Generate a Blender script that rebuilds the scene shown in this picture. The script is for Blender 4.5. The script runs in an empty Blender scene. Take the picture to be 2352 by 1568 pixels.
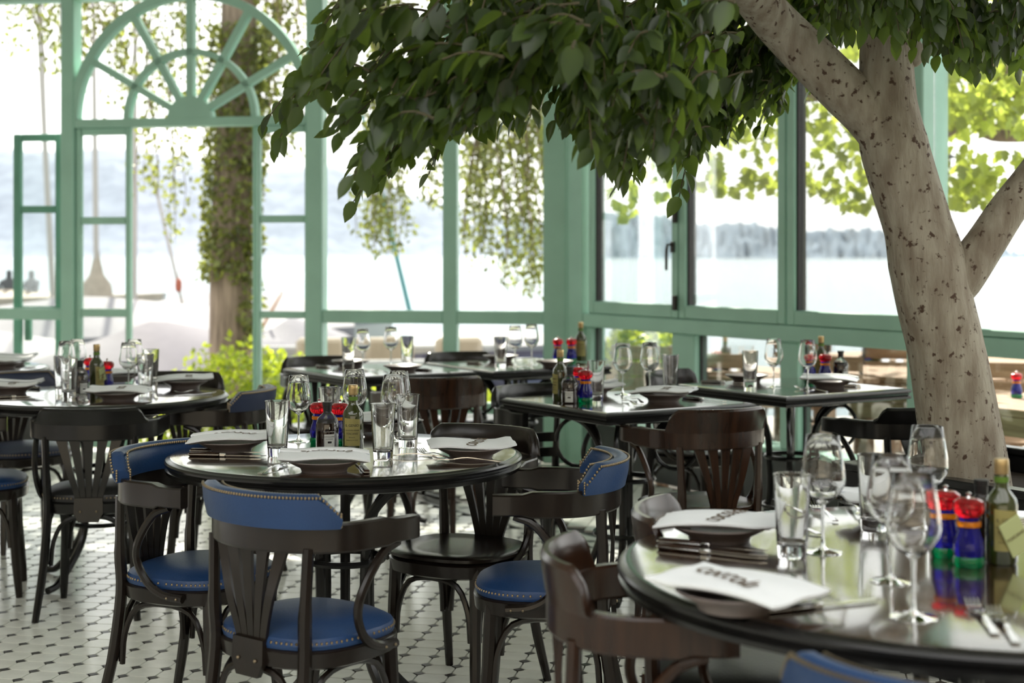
import bpy, math, random
from mathutils import Vector, Matrix, Quaternion
R = random.Random(7)
sc = bpy.context.scene
col = sc.collection
PI = math.pi
# ------------------------------------------------------------------ camera (image taken as 2352 x 1568)
F, CX, HY, H = 3450.0, 1176.0, 586.0, 1.31      # focal length in px, centre column, horizon row, eye height
cam_d = bpy.data.cameras.new('camera'); cam = bpy.data.objects.new('camera', cam_d); col.objects.link(cam)
cam_d.sensor_width = 36.0; cam_d.lens = F / 2352.0 * 36.0
cam_d.shift_y = (HY - 784.0) / 2352.0
cam_d.clip_start = 0.05; cam_d.clip_end = 9000
cam_d.dof.use_dof = True; cam_d.dof.focus_distance = 4.15; cam_d.dof.aperture_fstop = 3.2
cam.location = (0, 0, H); cam.rotation_euler = (PI / 2, 0, 0)
sc.camera = cam
# ------------------------------------------------------------------ world, sun, exposure
w = bpy.data.worlds.new('sky'); sc.world = w; w.use_nodes = True
bg = w.node_tree.nodes['Background']; bg.inputs[0].default_value = (1.0, 0.985, 0.96, 1); bg.inputs[1].default_value = 1.0
sun_d = bpy.data.lights.new('sun', 'SUN'); sun_d.energy = 5.0; sun_d.angle = math.radians(0.8); sun_d.color = (1.0, 0.93, 0.80)
sun = bpy.data.objects.new('sun', sun_d); col.objects.link(sun)
SAZ, SEL = math.radians(-9), math.radians(41)
sdir = Vector((math.sin(SAZ) * math.cos(SEL), math.cos(SAZ) * math.cos(SEL), math.sin(SEL)))
sun.rotation_euler = (-sdir).to_track_quat('-Z', 'Y').to_euler()
sun.location = (0, 6, 12)
vs = sc.view_settings
vs.view_transform = 'Standard'; vs.look = 'None'; vs.gamma = 1.0; vs.use_curve_mapping = False; vs.exposure = 1.52
sc.cycles.use_denoising = True
sc.cycles.max_bounces = 14; sc.cycles.transparent_max_bounces = 24; sc.cycles.transmission_bounces = 12
sc.cycles.sample_clamp_indirect = 6.0; sc.cycles.caustics_refractive = False; sc.cycles.caustics_reflective = False

# ------------------------------------------------------------------ pixel -> place helpers
def at(px, py, z=0.0):                 # point on the horizontal plane z seen at a pixel
    Y = F * (H - z) / (py - HY); return Vector(((px - CX) / F * Y, Y, z))
def dep(px, py, Y):                    # point at depth Y seen at a pixel
    return Vector(((px - CX) / F * Y, Y, H - (py - HY) * Y / F))

# ------------------------------------------------------------------ mesh builder
class MB:
    def __init__(s): s.v = []; s.f = []
    def add(s, vs_, fs): 
        o = len(s.v); s.v += [tuple(p) for p in vs_]; s.f += [tuple(i + o for i in f) for f in fs]; return s
    def box(s, x0, x1, y0, y1, z0, z1):
        return s.add([(x0,y0,z0),(x1,y0,z0),(x1,y1,z0),(x0,y1,z0),(x0,y0,z1),(x1,y0,z1),(x1,y1,z1),(x0,y1,z1)],
                     [(0,3,2,1),(4,5,6,7),(0,1,5,4),(1,2,6,5),(2,3,7,6),(3,0,4,7)])
    def cbox(s, x0, x1, y0, y1, z0, z1, c=0.004):       # box with chamfered edges
        vs_ = []
        xs, ys, zs = (x0, x1), (y0, y1), (z0, z1)
        vid = {}
        for ix in (0, 1):
            for iy in (0, 1):
                for iz in (0, 1):
                    sx, sy, sz = (1, -1)[ix], (1, -1)[iy], (1, -1)[iz]
                    p = (xs[ix], ys[iy], zs[iz])
                    vid[ix, iy, iz, 0] = len(vs_); vs_.append((p[0], p[1] + sy * c, p[2] + sz * c))
                    vid[ix, iy, iz, 1] = len(vs_); vs_.append((p[0] + sx * c, p[1], p[2] + sz * c))
                    vid[ix, iy, iz, 2] = len(vs_); vs_.append((p[0] + sx * c, p[1] + sy * c, p[2]))
        V = lambda ix, iy, iz, k: vid[ix, iy, iz, k]
        fs = []
        for i in (0, 1):
            a = [V(i,0,0,0), V(i,1,0,0), V(i,1,1,0), V(i,0,1,0)]; fs.append(a if i else a[::-1])
            a = [V(0,i,0,1), V(1,i,0,1), V(1,i,1,1), V(0,i,1,1)]; fs.append(a[::-1] if i else a)
            a = [V(0,0,i,2), V(1,0,i,2), V(1,1,i,2), V(0,1,i,2)]; fs.append(a if i else a[::-1])
        for i in (0, 1):
            for j in (0, 1):
                a = [V(i,j,0,0), V(i,j,1,0), V(i,j,1,1), V(i,j,0,1)]; fs.append(a if (i ^ j) else a[::-1])
                a = [V(i,0,j,0), V(i,1,j,0), V(i,1,j,2), V(i,0,j,2)]; fs.append(a[::-1] if (i ^ j) else a)
                a = [V(0,i,j,1), V(1,i,j,1), V(1,i,j,2), V(0,i,j,2)]; fs.append(a if (i ^ j) else a[::-1])
        for ix in (0, 1):
            for iy in (0, 1):
                for iz in (0, 1):
                    a = [V(ix,iy,iz,0), V(ix,iy,iz,1), V(ix,iy,iz,2)]; fs.append(a if (ix ^ iy ^ iz) else a[::-1])
        return s.add(vs_, fs)
    def sweep(s, path, prof, up=None, scales=None, cap=True):   # profile points (a along side, b along up) swept on a path
        P = [Vector(p) for p in path]; n = len(P); k = len(prof); vs_ = []
        T = []
        for i in range(n):
            t = (P[min(i + 1, n - 1)] - P[max(i - 1, 0)]); T.append(t.normalized())
        if up is None:
            u = Vector((0, 0, 1)) if abs(T[0].z) < 0.9 else Vector((1, 0, 0))
            u = (u - T[0] * u.dot(T[0])).normalized()
        for i in range(n):
            if up is None:
                u = (u - T[i] * u.dot(T[i])).normalized(); U = u
            else:
                U = (Vector(up) - T[i] * Vector(up).dot(T[i])).normalized()
            S = T[i].cross(U)
            sc_ = scales[i] if scales else 1.0
            sa, sb = sc_ if isinstance(sc_, tuple) else (sc_, sc_)
            for (a, b) in prof: vs_.append(P[i] + S * a * sa + U * b * sb)
        fs = []
        for i in range(n - 1):
            for j in range(k):
                j2 = (j + 1) % k
                fs.append((i*k+j, i*k+j2, (i+1)*k+j2, (i+1)*k+j))
        if cap: fs.append(tuple(range(k))[::-1]); fs.append(tuple((n-1)*k + j for j in range(k)))
        return s.add(vs_, fs)
    def tube(s, path, r, n=8, up=None):
        prof = [(math.cos(2*PI*j/n), math.sin(2*PI*j/n)) for j in range(n)]
        rs = r if isinstance(r, (list, tuple)) else [r] * len(path)
        return s.sweep(path, prof, up, list(rs))
    def lathe(s, prof, n=24, c=(0, 0, 0), close=False):
        k = len(prof); vs_ = []
        for j in range(n):
            a = 2*PI*j/n
            for (r, z) in prof: vs_.append((c[0] + r*math.cos(a), c[1] + r*math.sin(a), c[2] + z))
        fs = []
        for j in range(n):
            j2 = (j + 1) % n
            for i in range(k - 1): fs.append((j*k+i, j2*k+i, j2*k+i+1, j*k+i+1))
            if close: fs.append((j*k+k-1, j2*k+k-1, j2*k, j*k))
        return s.add(vs_, fs)
    def prism(s, pts, z0, z1):             # polygon extruded in z
        n = len(pts)
        return s.add([(x, y, z0) for x, y in pts] + [(x, y, z1) for x, y in pts],
                     [tuple(range(n))[::-1], tuple(range(n, 2*n))] + [(i, (i+1) % n, n+(i+1) % n, n+i) for i in range(n)])
    def ball(s, c, r, n=6, m=4, sz=1.0):
        prof = [(r*math.sin(PI*i/m), -r*sz*math.cos(PI*i/m)) for i in range(m + 1)]
        prof[0] = (1e-5, prof[0][1]); prof[-1] = (1e-5, prof[-1][1])
        return s.lathe(prof, n, c)
    def mesh(s, name, m=None, smooth=True, angle=40):
        me = bpy.data.meshes.new(name); me.from_pydata(s.v, [], s.f); me.update()
        if smooth:
            me.polygons.foreach_set('use_smooth', [True] * len(me.polygons))
            me.set_sharp_from_angle(angle=math.radians(angle))
        if m: me.materials.append(m)
        return me
    def build(s, name, m, parent=None, smooth=True, angle=40, kind=None, label=None):
        o = bpy.data.objects.new(name, s.mesh(name, m, smooth, angle)); col.objects.link(o)
        if parent is not None: o.parent = parent
        if kind: o['kind'] = kind
        if label: o['label'] = label
        return o
def put(name, me, parent=None, loc=None, rot=None, scale=None):
    o = bpy.data.objects.new(name, me); col.objects.link(o)
    if parent is not None: o.parent = parent
    if loc is not None: o.location = loc
    if rot is not None: o.rotation_euler = rot
    if scale is not None: o.scale = scale
    return o
def tag(o, label, cat=None, group=None, kind=None):
    o['label'] = label
    if cat: o['category'] = cat
    if group: o['group'] = group
    if kind: o['kind'] = kind
    return o
def thing(name, label, cat, loc=(0, 0, 0), rz=0.0, group=None, kind=None):
    o = bpy.data.objects.new(name, None); col.objects.link(o); o.empty_display_size = 0.1
    o.location = loc; o.rotation_euler = (0, 0, rz); return tag(o, label, cat, group, kind)
CH = {}
def children(o):
    return [c for c in bpy.data.objects if c.parent == o]
def copy_tree(root, loc, rz, label, group=None, scale=None):
    if root.name not in CH: CH[root.name] = [(c, children(c)) for c in children(root)]
    r = root.copy(); col.objects.link(r); r.location = loc; r.rotation_euler = (0, 0, rz); r['label'] = label
    if scale: r.scale = (scale,) * 3
    if group: r['group'] = group
    for c, gs in CH[root.name]:
        d = c.copy(); col.objects.link(d); d.parent = r
        for g in gs:
            e = g.copy(); col.objects.link(e); e.parent = d
    return r
def smooth_path(pts, n=4):              # Catmull-Rom through the points
    P = [Vector(p) for p in pts]; out = []
    for i in range(len(P) - 1):
        a = P[i-1] if i else P[i]*2 - P[i+1]; b, c = P[i], P[i+1]; d = P[i+2] if i + 2 < len(P) else P[i+1]*2 - P[i]
        for k in range(n):
            t = k / n
            out.append(0.5*((2*b) + (c - a)*t + (2*a - 5*b + 4*c - d)*t*t + (3*b - a - 3*c + d)*t**3))
    out.append(P[-1]); return out
def lerp(tab, x):
    if x <= tab[0][0]: return tab[0][1]
    for (a, b), (c, d) in zip(tab, tab[1:]):
        if x <= c: return b + (d - b)*(x - a)/(c - a)
    return tab[-1][1]

# ------------------------------------------------------------------ materials
MT = {}
def mat(name, c, rough=0.5, metal=0.0, spec=0.5, trans=0.0, ior=1.45, var=0.0, vscale=8.0, c2=None, bump=0.0, bscale=40.0, coat=0.0, stretch=None, emit=None):
    if name in MT: return MT[name]
    m = bpy.data.materials.new(name); m.use_nodes = True; nt = m.node_tree; b = nt.nodes['Principled BSDF']
    b.inputs['Base Color'].default_value = (*c, 1); b.inputs['Roughness'].default_value = rough; b.inputs['Metallic'].default_value = metal
    b.inputs['Specular IOR Level'].default_value = spec; b.inputs['Transmission Weight'].default_value = trans; b.inputs['IOR'].default_value = ior
    b.inputs['Coat Weight'].default_value = coat; b.inputs['Coat Roughness'].default_value = 0.08
    if var or c2 or bump:
        tc = nt.nodes.new('ShaderNodeTexCoord'); mp = nt.nodes.new('ShaderNodeMapping'); nt.links.new(tc.outputs['Object'], mp.inputs[0])
        if stretch: mp.inputs['Scale'].default_value = stretch
        if var or c2:
            nz = nt.nodes.new('ShaderNodeTexNoise'); nz.inputs['Scale'].default_value = vscale; nz.inputs['Detail'].default_value = 5
            nt.links.new(mp.outputs[0], nz.inputs['Vector'])
            rp = nt.nodes.new('ShaderNodeValToRGB'); nt.links.new(nz.outputs[0], rp.inputs[0])
            k2 = c2 or tuple(min(1, x*(1 - var)) for x in c); k1 = c if c2 else tuple(min(1, x*(1 + var)) for x in c)
            rp.color_ramp.elements[0].color = (*k2, 1); rp.color_ramp.elements[1].color = (*k1, 1)
            rp.color_ramp.elements[0].position = 0.35; rp.color_ramp.elements[1].position = 0.65
            nt.links.new(rp.outputs[0], b.inputs['Base Color'])
        if bump:
            n2 = nt.nodes.new('ShaderNodeTexNoise'); n2.inputs['Scale'].default_value = bscale; n2.inputs['Detail'].default_value = 6
            nt.links.new(mp.outputs[0], n2.inputs['Vector'])
            bp = nt.nodes.new('ShaderNodeBump'); bp.inputs['Strength'].default_value = bump; bp.inputs['Distance'].default_value = 0.01
            nt.links.new(n2.outputs[0], bp.inputs['Height']); nt.links.new(bp.outputs[0], b.inputs['Normal'])
    MT[name] = m; return m
def leafmat(name, c, tc_, mixv=0.5, rough=0.4, var=0.3):
    m = bpy.data.materials.new(name); m.use_nodes = True; nt = m.node_tree; b = nt.nodes['Principled BSDF']; out = nt.nodes['Material Output']
    oi = nt.nodes.new('ShaderNodeNewGeometry'); rp = nt.nodes.new('ShaderNodeMapRange'); nt.links.new(oi.outputs['Random Per Island'], rp.inputs[0])
    rp.inputs[3].default_value = 1 - var; rp.inputs[4].default_value = 1 + var
    def scaled(cc):
        v = nt.nodes.new('ShaderNodeVectorMath'); v.operation = 'SCALE'; v.inputs[0].default_value = cc; nt.links.new(rp.outputs[0], v.inputs['Scale']); return v
    b.inputs['Roughness'].default_value = rough
    nt.links.new(scaled(c).outputs[0], b.inputs['Base Color'])
    t = nt.nodes.new('ShaderNodeBsdfTranslucent'); nt.links.new(scaled(tc_).outputs[0], t.inputs[0])
    mx = nt.nodes.new('ShaderNodeMixShader'); mx.inputs[0].default_value = mixv
    nt.links.new(b.outputs[0], mx.inputs[1]); nt.links.new(t.outputs[0], mx.inputs[2]); nt.links.new(mx.outputs[0], out.inputs[0])
    return m
def panemat(name, tint=(1, 1, 1), refl=1.0):
    m = bpy.data.materials.new(name); m.use_nodes = True; nt = m.node_tree; nt.nodes.remove(nt.nodes['Principled BSDF']); out = nt.nodes['Material Output']
    tr = nt.nodes.new('ShaderNodeBsdfTransparent'); tr.inputs[0].default_value = (*tint, 1)
    gl = nt.nodes.new('ShaderNodeBsdfGlossy'); gl.inputs['Roughness'].default_value = 0.02
    fr = nt.nodes.new('ShaderNodeFresnel'); fr.inputs[0].default_value = 1.45
    mu = nt.nodes.new('ShaderNodeMath'); mu.operation = 'MULTIPLY'; mu.inputs[1].default_value = refl; nt.links.new(fr.outputs[0], mu.inputs[0])
    mx = nt.nodes.new('ShaderNodeMixShader'); nt.links.new(mu.outputs[0], mx.inputs[0]); nt.links.new(tr.outputs[0], mx.inputs[1]); nt.links.new(gl.outputs[0], mx.inputs[2])
    nt.links.new(mx.outputs[0], out.inputs[0]); return m

GREEN = mat('green_paint', (0.35, 0.58, 0.48), 0.42, var=0.06, vscale=3, bump=0.02, bscale=90)
GREEN_D = mat('green_paint_dark', (0.20, 0.44, 0.34), 0.5, var=0.1, vscale=4)  # darker green for the leaf swung outward and its lock case
GASKET = mat('black_gasket', (0.02, 0.02, 0.02), 0.6)
PANE = panemat('window_glass', (0.97, 0.985, 0.98), 0.5)
PLINTH = mat('charcoal_panel', (0.055, 0.058, 0.058), 0.45, var=0.2, vscale=5)
CEIL = mat('pale_ceiling', (0.72, 0.74, 0.70), 0.8, var=0.04)
PLASTER = mat('cream_plaster', (0.42, 0.38, 0.31), 0.85, var=0.06, bump=0.1)
TILE_W = mat('ivory_tile', (0.80, 0.815, 0.755), 0.2, var=0.05, vscale=14, bump=0.015, bscale=30)
TILE_K = mat('charcoal_tile', (0.038, 0.036, 0.034), 0.3, var=0.3, vscale=14)
GROUT = mat('dark_grout', (0.04, 0.04, 0.036), 0.8)
WOOD = mat('ebony_stained_wood', (0.014, 0.0095, 0.007), 0.24, c2=(0.009, 0.006, 0.005), vscale=6, stretch=(6, 6, 1), bump=0.015, bscale=30, spec=0.5)
WOODBR = mat('walnut_stained_wood', (0.035, 0.015, 0.0075), 0.24, c2=(0.018, 0.008, 0.0045), vscale=6, stretch=(6, 6, 1), bump=0.015, bscale=30)
WOODBK = mat('black_stained_wood', (0.008, 0.0075, 0.0075), 0.25, c2=(0.005, 0.005, 0.005), vscale=6, stretch=(6, 6, 1), bump=0.015, bscale=30)
TOP = mat('polished_table_wood', (0.050, 0.026, 0.015), 0.13, c2=(0.022, 0.012, 0.008), vscale=5, stretch=(1.2, 14, 14), bump=0.03, bscale=12, spec=0.9, coat=1.0)
TOP.node_tree.nodes['Principled BSDF'].inputs['Coat IOR'].default_value = 1.65
BLUE = mat('blue_leather', (0.014, 0.046, 0.135), 0.42, var=0.15, vscale=5, bump=0.08, bscale=160)
NAVY = mat('navy_leather', (0.022, 0.032, 0.07), 0.4, var=0.15, vscale=5, bump=0.08, bscale=160)
BLACKL = mat('black_leather', (0.014, 0.014, 0.015), 0.38, bump=0.08, bscale=160)
BRASS = mat('aged_brass', (0.26, 0.21, 0.14), 0.35, 1.0)
STEEL = mat('polished_steel', (0.72, 0.72, 0.72), 0.14, 1.0)
DKMETAL = mat('dark_bronze', (0.04, 0.035, 0.03), 0.4, 0.6)
GLASS = mat('clear_glass', (1, 1, 1), 0.0, trans=1.0, ior=1.46)
PLATE = mat('grey_stoneware', (0.20, 0.165, 0.155), 0.35, c2=(0.15, 0.125, 0.12), vscale=12)
LINEN = mat('white_linen', (0.84, 0.87, 0.90), 0.85, bump=0.15, bscale=260)
PRINT = mat('brown_print', (0.10, 0.06, 0.03), 0.7)
PRINTK = mat('black_print', (0.02, 0.02, 0.02), 0.7)
OILGL = mat('dark_green_glass', (0.035, 0.045, 0.010), 0.05, spec=0.7, coat=0.6)
BALS = mat('dark_brown_glass', (0.018, 0.008, 0.006), 0.06, spec=0.7, coat=0.6)
CLEARB = mat('smoky_glass', (0.75, 0.72, 0.70), 0.02, trans=0.95, ior=1.3)
GOLDCAP = mat('gold_cap', (0.50, 0.36, 0.17), 0.35, 0.7, bump=0.1, bscale=60)
BLACKCAP = mat('black_cap', (0.012, 0.012, 0.012), 0.45)
LABELG = mat('olive_label', (0.34, 0.30, 0.10), 0.7, c2=(0.28, 0.25, 0.09), vscale=20)
LABELW = mat('white_label', (0.70, 0.72, 0.70), 0.7)
TAGM = mat('pale_green_card', (0.50, 0.56, 0.27), 0.75)
GREENB = mat('green_band', (0.10, 0.20, 0.02), 0.6)
RED = mat('red_acrylic', (0.70, 0.010, 0.02), 0.06, trans=0.75, ior=1.4)
BLUEA = mat('blue_acrylic', (0.016, 0.014, 0.30), 0.06, trans=0.6, ior=1.4)
ORANGE = mat('orange_acrylic', (0.95, 0.28, 0.01), 0.08, trans=0.5, ior=1.4)
GREENA = mat('green_acrylic', (0.0, 0.22, 0.07), 0.06, trans=0.5, ior=1.4)
# ================================================================== the room
A, B = math.radians(10.7), math.radians(59.4)            # the lake front and the angled terrace front, turned from the picture plane
C = Vector((0.332, 9.468, 0))                            # foot of the corner post between them
ZC, ZT, ZR0, ZR1, ZS = 3.42, 3.02, 0.872, 0.955, 0.32    # ceiling, top rail, mid rail bottom and top, sill
def lx(px, ang):                                         # distance along a front at which a pixel column meets it
    k = (px - CX) / F; c, s = math.cos(ang), math.sin(ang)
    return (k * C.y - C.x) / (c + k * s)
def fx(px): return lx(px, A)
def wx(px): return lx(px, B)
def lz(px, py, ang):
    Y = C.y - lx(px, ang) * math.sin(ang); return H - (py - HY) * Y / F
def fz(px, py): return lz(px, py, A)
def wz(px, py): return lz(px, py, B)
def front(o, ang=A):
    o.location = C; o.rotation_euler = (0, 0, -ang); return o
def struct(name, label, ang=None, cat=None):
    o = thing(name, label, cat or name.split('_')[0], kind='structure')
    if ang is not None: front(o, ang)
    return o
# ---- floor: octagon and dot tiles on a dark bed, a checker band and plain square tiles beyond it
floor = MB().add([(-4.3,-4.1,-0.012),(4.0,-4.1,-0.012),(4.0,3.35,-0.012),(C.x,C.y+0.02,-0.012),(-4.3,C.y+0.9,-0.012),
                  (-4.3,-4.1,-0.3),(4.0,-4.1,-0.3),(4.0,3.35,-0.3),(C.x,C.y+0.02,-0.3),(-4.3,C.y+0.9,-0.3)],
                 [(0,1,2,3,4),(9,8,7,6,5),(0,5,6,1),(1,6,7,2),(2,7,8,3),(3,8,9,4),(4,9,5,0)]).build('floor', GROUT, smooth=False)
tag(floor, 'ivory octagon and charcoal dot tiled floor', 'floor', kind='structure')
S, TH = 0.1, -0.187
eu = Vector((math.cos(TH), math.sin(TH))); ev = Vector((-math.sin(TH), math.cos(TH)))
g0 = at(900 + 1440/6.533, 1350 + 1195/6.533)             # one dot of the photograph fixes the grid
g0 = Vector((g0.x, g0.y))
bd = Vector((math.cos(B), -math.sin(B))); bn = Vector((math.sin(B), math.cos(B)))   # along and across the terrace front
q0 = at(1180, 1207); q0 = Vector((q0.x, q0.y)); BW = 0.152
q1 = at(1333, 1248); bd2 = (Vector((q1.x, q1.y)) - q0).normalized(); bn2 = Vector((-bd2.y, bd2.x))
def side(p): return (p - q0).dot(bn2)
def inroom(p, m=0.0):
    if p.x < -4.2 or p.x > 3.9 or p.y < -0.2: return False
    d = Vector((p.x - C.x, p.y - C.y))
    return d.dot(bn) < -m and d.dot(Vector((math.sin(A), math.cos(A)))) < -m
k = 0.0195; hs = S/2 - 0.0026
octv = [(-hs+k,-hs),(hs-k,-hs),(hs,-hs+k),(hs,hs-k),(hs-k,hs),(-hs+k,hs),(-hs,hs-k),(-hs,-hs+k)]
dk = k - 0.0024; dotv = [(-dk,0),(0,-dk),(dk,0),(0,dk)]
def tile_mesh(name, pts, m, rz):
    t = [(p[0]*0.985, p[1]*0.985) for p in pts]; n = len(pts); b = MB()
    b.add([(x,y,-0.010) for x,y in pts] + [(x,y,-0.0012) for x,y in pts] + [(x,y,0) for x,y in t],
          [tuple(range(2*n,3*n))] + [(i,(i+1)%n,n+(i+1)%n,n+i) for i in range(n)] + [(n+i,n+(i+1)%n,2*n+(i+1)%n,2*n+i) for i in range(n)])
    c, s_ = math.cos(rz), math.sin(rz); b.v = [(x*c - y*s_, x*s_ + y*c, z) for x, y, z in b.v]
    return b, b.mesh(name, m, smooth=False)
ob, ome = tile_mesh('octagon_tile', octv, TILE_W, TH); db, dme = tile_mesh('dot_tile', dotv, TILE_K, TH)
sqv = [(-hs,-hs),(hs,-hs),(hs,hs),(-hs,hs)]; sb, sme = tile_mesh('square_tile', sqv, TILE_W, math.atan2(bd2.y, bd2.x) + PI/4)
octs, dots = [], []
for i in range(-75, 76):
    for j in range(-75, 90):
        p = g0 + eu*(i*S) + ev*(j*S)
        c_ = p + (eu + ev)*(S/2)
        if inroom(c_, 0.03) and side(c_) < -0.06: octs.append(c_)
        if inroom(p, 0.0) and side(p) < -0.03: dots.append(p)
def seen(p):
    if p.y < 4.4: return 9e9
    px = CX + F*p.x/p.y
    if px < -60 or px > 1480: return 9e9
    return p.y
def lay(lst, me, bld, name, stuffname, m, n=300):
    lst.sort(key=seen)
    for p in lst[:n]: put(name, me, floor, (p.x, p.y, 0))
    rest = MB()
    for p in lst[n:]: rest.add([(x+p.x, y+p.y, z) for x, y, z in bld.v], bld.f)
    rest.build(stuffname, m, floor, smooth=False, kind='stuff')
lay(octs, ome, ob, 'octagon_tile', 'octagon_tiling', TILE_W); lay(dots, dme, db, 'dot_tile', 'dot_tiling', TILE_K)
sq = []
du = (bd2 + bn2).normalized(); dv = (bn2 - bd2).normalized()
for i in range(-60, 61):
    for j in range(-60, 61):
        p = q0 + du*(i*S) + dv*(j*S)
        if inroom(p, 0.03) and side(p) > BW + 0.075: sq.append(p)
lay(sq, sme, sb, 'square_tile', 'square_tiling', TILE_W, 120)
def band(name, s0, s1, d0, d1, m, z=0.0):                 # a strip along the terrace front in band coordinates
    b = MB(); P = [q0 + bd2*s + bn2*d for s, d in ((s0,d0),(s1,d0),(s1,d1),(s0,d1))]
    return b.add([(p.x,p.y,-0.01) for p in P] + [(p.x,p.y,z) for p in P], [(4,5,6,7),(0,1,5,4),(1,2,6,5),(2,3,7,6),(3,0,4,7)])
band('x', -3.0, 7.0, -0.012, 0.004, TILE_K).build('border_line', TILE_K, floor, smooth=False)
band('x', -3.0, 7.0, BW - 0.004, BW + 0.012, TILE_K).build('border_line', TILE_K, floor, smooth=False)
ns = 0
for r_ in range(3):
    for s_ in range(-14, 40):
        dark = (r_ == 1 and s_ % 2 == 0)
        b = band('x', s_*0.05 + 0.001, s_*0.05 + 0.049, 0.006 + r_*0.0467, 0.006 + r_*0.0467 + 0.045, None)
        b.build('border_tile', TILE_K if dark else TILE_W, floor, smooth=False)
# ---- plinth walls under the glass, ceiling, side and rear walls
xl = fx(-420)
wb = struct('wall_back', 'low charcoal panelled wall below the lake front windows', A, 'wall')
for (a, b) in ((fx(738), 0.02), (xl, fx(150))):
    MB().cbox(a, b, 0.02, 0.16, 0.0, ZS - 0.03, 0.004).build('panel', PLINTH, wb)
    MB().cbox(a, b, -0.03, 0.2, ZS - 0.03, ZS, 0.005).build('sill', GREEN, wb)
MB().box(xl, 0.05, 0.0, 0.16, ZT + 0.09, ZC).build('header', CEIL, wb)
WL = 7.0
wr = struct('wall_right', 'low charcoal panelled wall below the terrace windows', B, 'wall')
for i in range(5):
    MB().cbox(0.04 + i*WL/5, 0.035 + (i+1)*WL/5, 0.02, 0.16, 0.0, ZS - 0.03, 0.004).build('panel', PLINTH, wr)
MB().cbox(0.02, WL, -0.03, 0.06, ZS - 0.03, ZS, 0.005).build('sill', GREEN, wr)
MB().cbox(0.02, WL, 0.075, 0.2, ZS - 0.03, ZS - 0.005, 0.005).build('sill', GREEN, wr)
MB().box(-0.02, WL, 0.0, 0.16, ZT + 0.09, ZC).build('header', CEIL, wr)
P1 = C + Vector((math.cos(B), -math.sin(B), 0))*WL
cl = Vector((C.x + xl*math.cos(A), C.y - xl*math.sin(A)))
ce = thing('ceiling', 'pale unseen ceiling with a rear opening added for fill light', 'ceiling', kind='structure')  # the opening behind the viewer is invented, to let fill light in
MB().prism([(cl.x, 1.6), (4.1, 1.6), (4.1, P1.y), (C.x+0.1, C.y+0.15), (cl.x, cl.y+0.1)], ZC, ZC+0.12).build('ceiling_panel', CEIL, ce, smooth=False)
MB().box(cl.x, 4.1, -4.3, -2.6, ZC, ZC+0.12).build('ceiling_panel', CEIL, ce, smooth=False)
for x in (-2.3, -0.4, 1.5): MB().box(x, x+0.1, -2.6, 1.6, ZC-0.1, ZC+0.12).build('ceiling_beam', GREEN, ce, smooth=False)
wl_ = MB().box(cl.x - 0.15, cl.x, -4.3, cl.y, 0, ZC).build('wall_left', PLASTER, smooth=False); tag(wl_, 'cream plaster side wall outside the picture', 'wall', kind='structure')
wq = MB().box(cl.x, 4.1, -4.3, -4.15, 0, ZC).build('wall_rear', PLASTER, smooth=False); tag(wq, 'cream plaster wall behind the viewer', 'wall', kind='structure')
wv = MB().box(P1.x, P1.x + 0.15, -4.3, P1.y + 0.05, 0, ZC).build('wall_side', PLASTER, smooth=False); tag(wv, 'cream plaster wall beyond the terrace windows', 'wall', kind='structure')

# ---- joinery of the lake front: posts and rails
def vbar(parent, name, x0, x1, z0, z1, y0=-0.02, y1=0.07, m=GREEN, c=0.006): return MB().cbox(x0, x1, y0, y1, z0, z1, c).build(name, m, parent)
hbar = vbar
n_tr = [0]
def trim(label, ang, x0, x1, z0, z1, y0=-0.03, y1=0.10, m=GREEN):
    n_tr[0] += 1
    o = MB().cbox(x0, x1, y0, y1, z0, z1, 0.008).build('trim_%d' % n_tr[0], m); front(o, ang); return tag(o, label, 'post', kind='structure')
trim('green post at the left edge of the arched doorway', A, fx(143), fx(173), 0, ZC)
trim('green post between the arched doorway and the fixed window', A, fx(705), fx(742), 0, ZC)
trim('green top rail running above the lake front windows', A, xl, 0.02, ZT, ZT + 0.09)
trim('green top rail running above the terrace windows', B, 0.02, WL, ZT, ZT + 0.09)
# corner post: three faces
cp = MB(); a0 = fx(1250)
fl = lambda x, y: C + Vector((math.cos(A), -math.sin(A), 0))*x + Vector((math.sin(A), math.cos(A), 0))*y
wlp = lambda x, y: C + Vector((math.cos(B), -math.sin(B), 0))*x + Vector((math.sin(B), math.cos(B), 0))*y
pts = [fl(a0, -0.035), fl(fx(1299), -0.035), wlp(0.13, -0.05), wlp(wx(1352), -0.05), wlp(wx(1352), 0.12), fl(a0, 0.14)]
cpo = cp.prism([(p.x, p.y) for p in pts], 0, ZC).build('trim_corner', GREEN, smooth=False); tag(cpo, 'broad green corner post where the two window fronts meet', 'post', kind='structure')
# fixed window between door post and corner
w1 = struct('window_1', 'tall fixed window with a mid rail beside the corner post', A)
xa, xm0, xm1, xb = fx(742), fx(1018), fx(1050), fx(1250)
vbar(w1, 'mullion', xm0, xm1, ZS, ZT)
for (a, b) in ((xa, xm0), (xm1, xb)):
    hbar(w1, 'mid_rail', a, b, ZR0, ZR1)
    hbar(w1, 'bottom_rail', a, b, ZS, ZS + 0.05)
    MB().box(a, b, 0.02, 0.026, ZS+0.05, ZR0).build('pane', PANE, w1, smooth=False)
    MB().box(a, b, 0.02, 0.026, ZR1, ZT).build('pane', PANE, w1, smooth=False)
w2 = struct('window_2', 'fixed window with a mid rail at the left edge', A)
xa, xb = xl, fx(143)
hbar(w2, 'mid_rail', xa, xb, fz(70, 734), fz(70, 708)); hbar(w2, 'bottom_rail', xa, xb, ZS, ZS + 0.05)
MB().box(xa, xb, 0.02, 0.026, ZS+0.05, fz(70, 734)).build('pane', PANE, w2, smooth=False)
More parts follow.
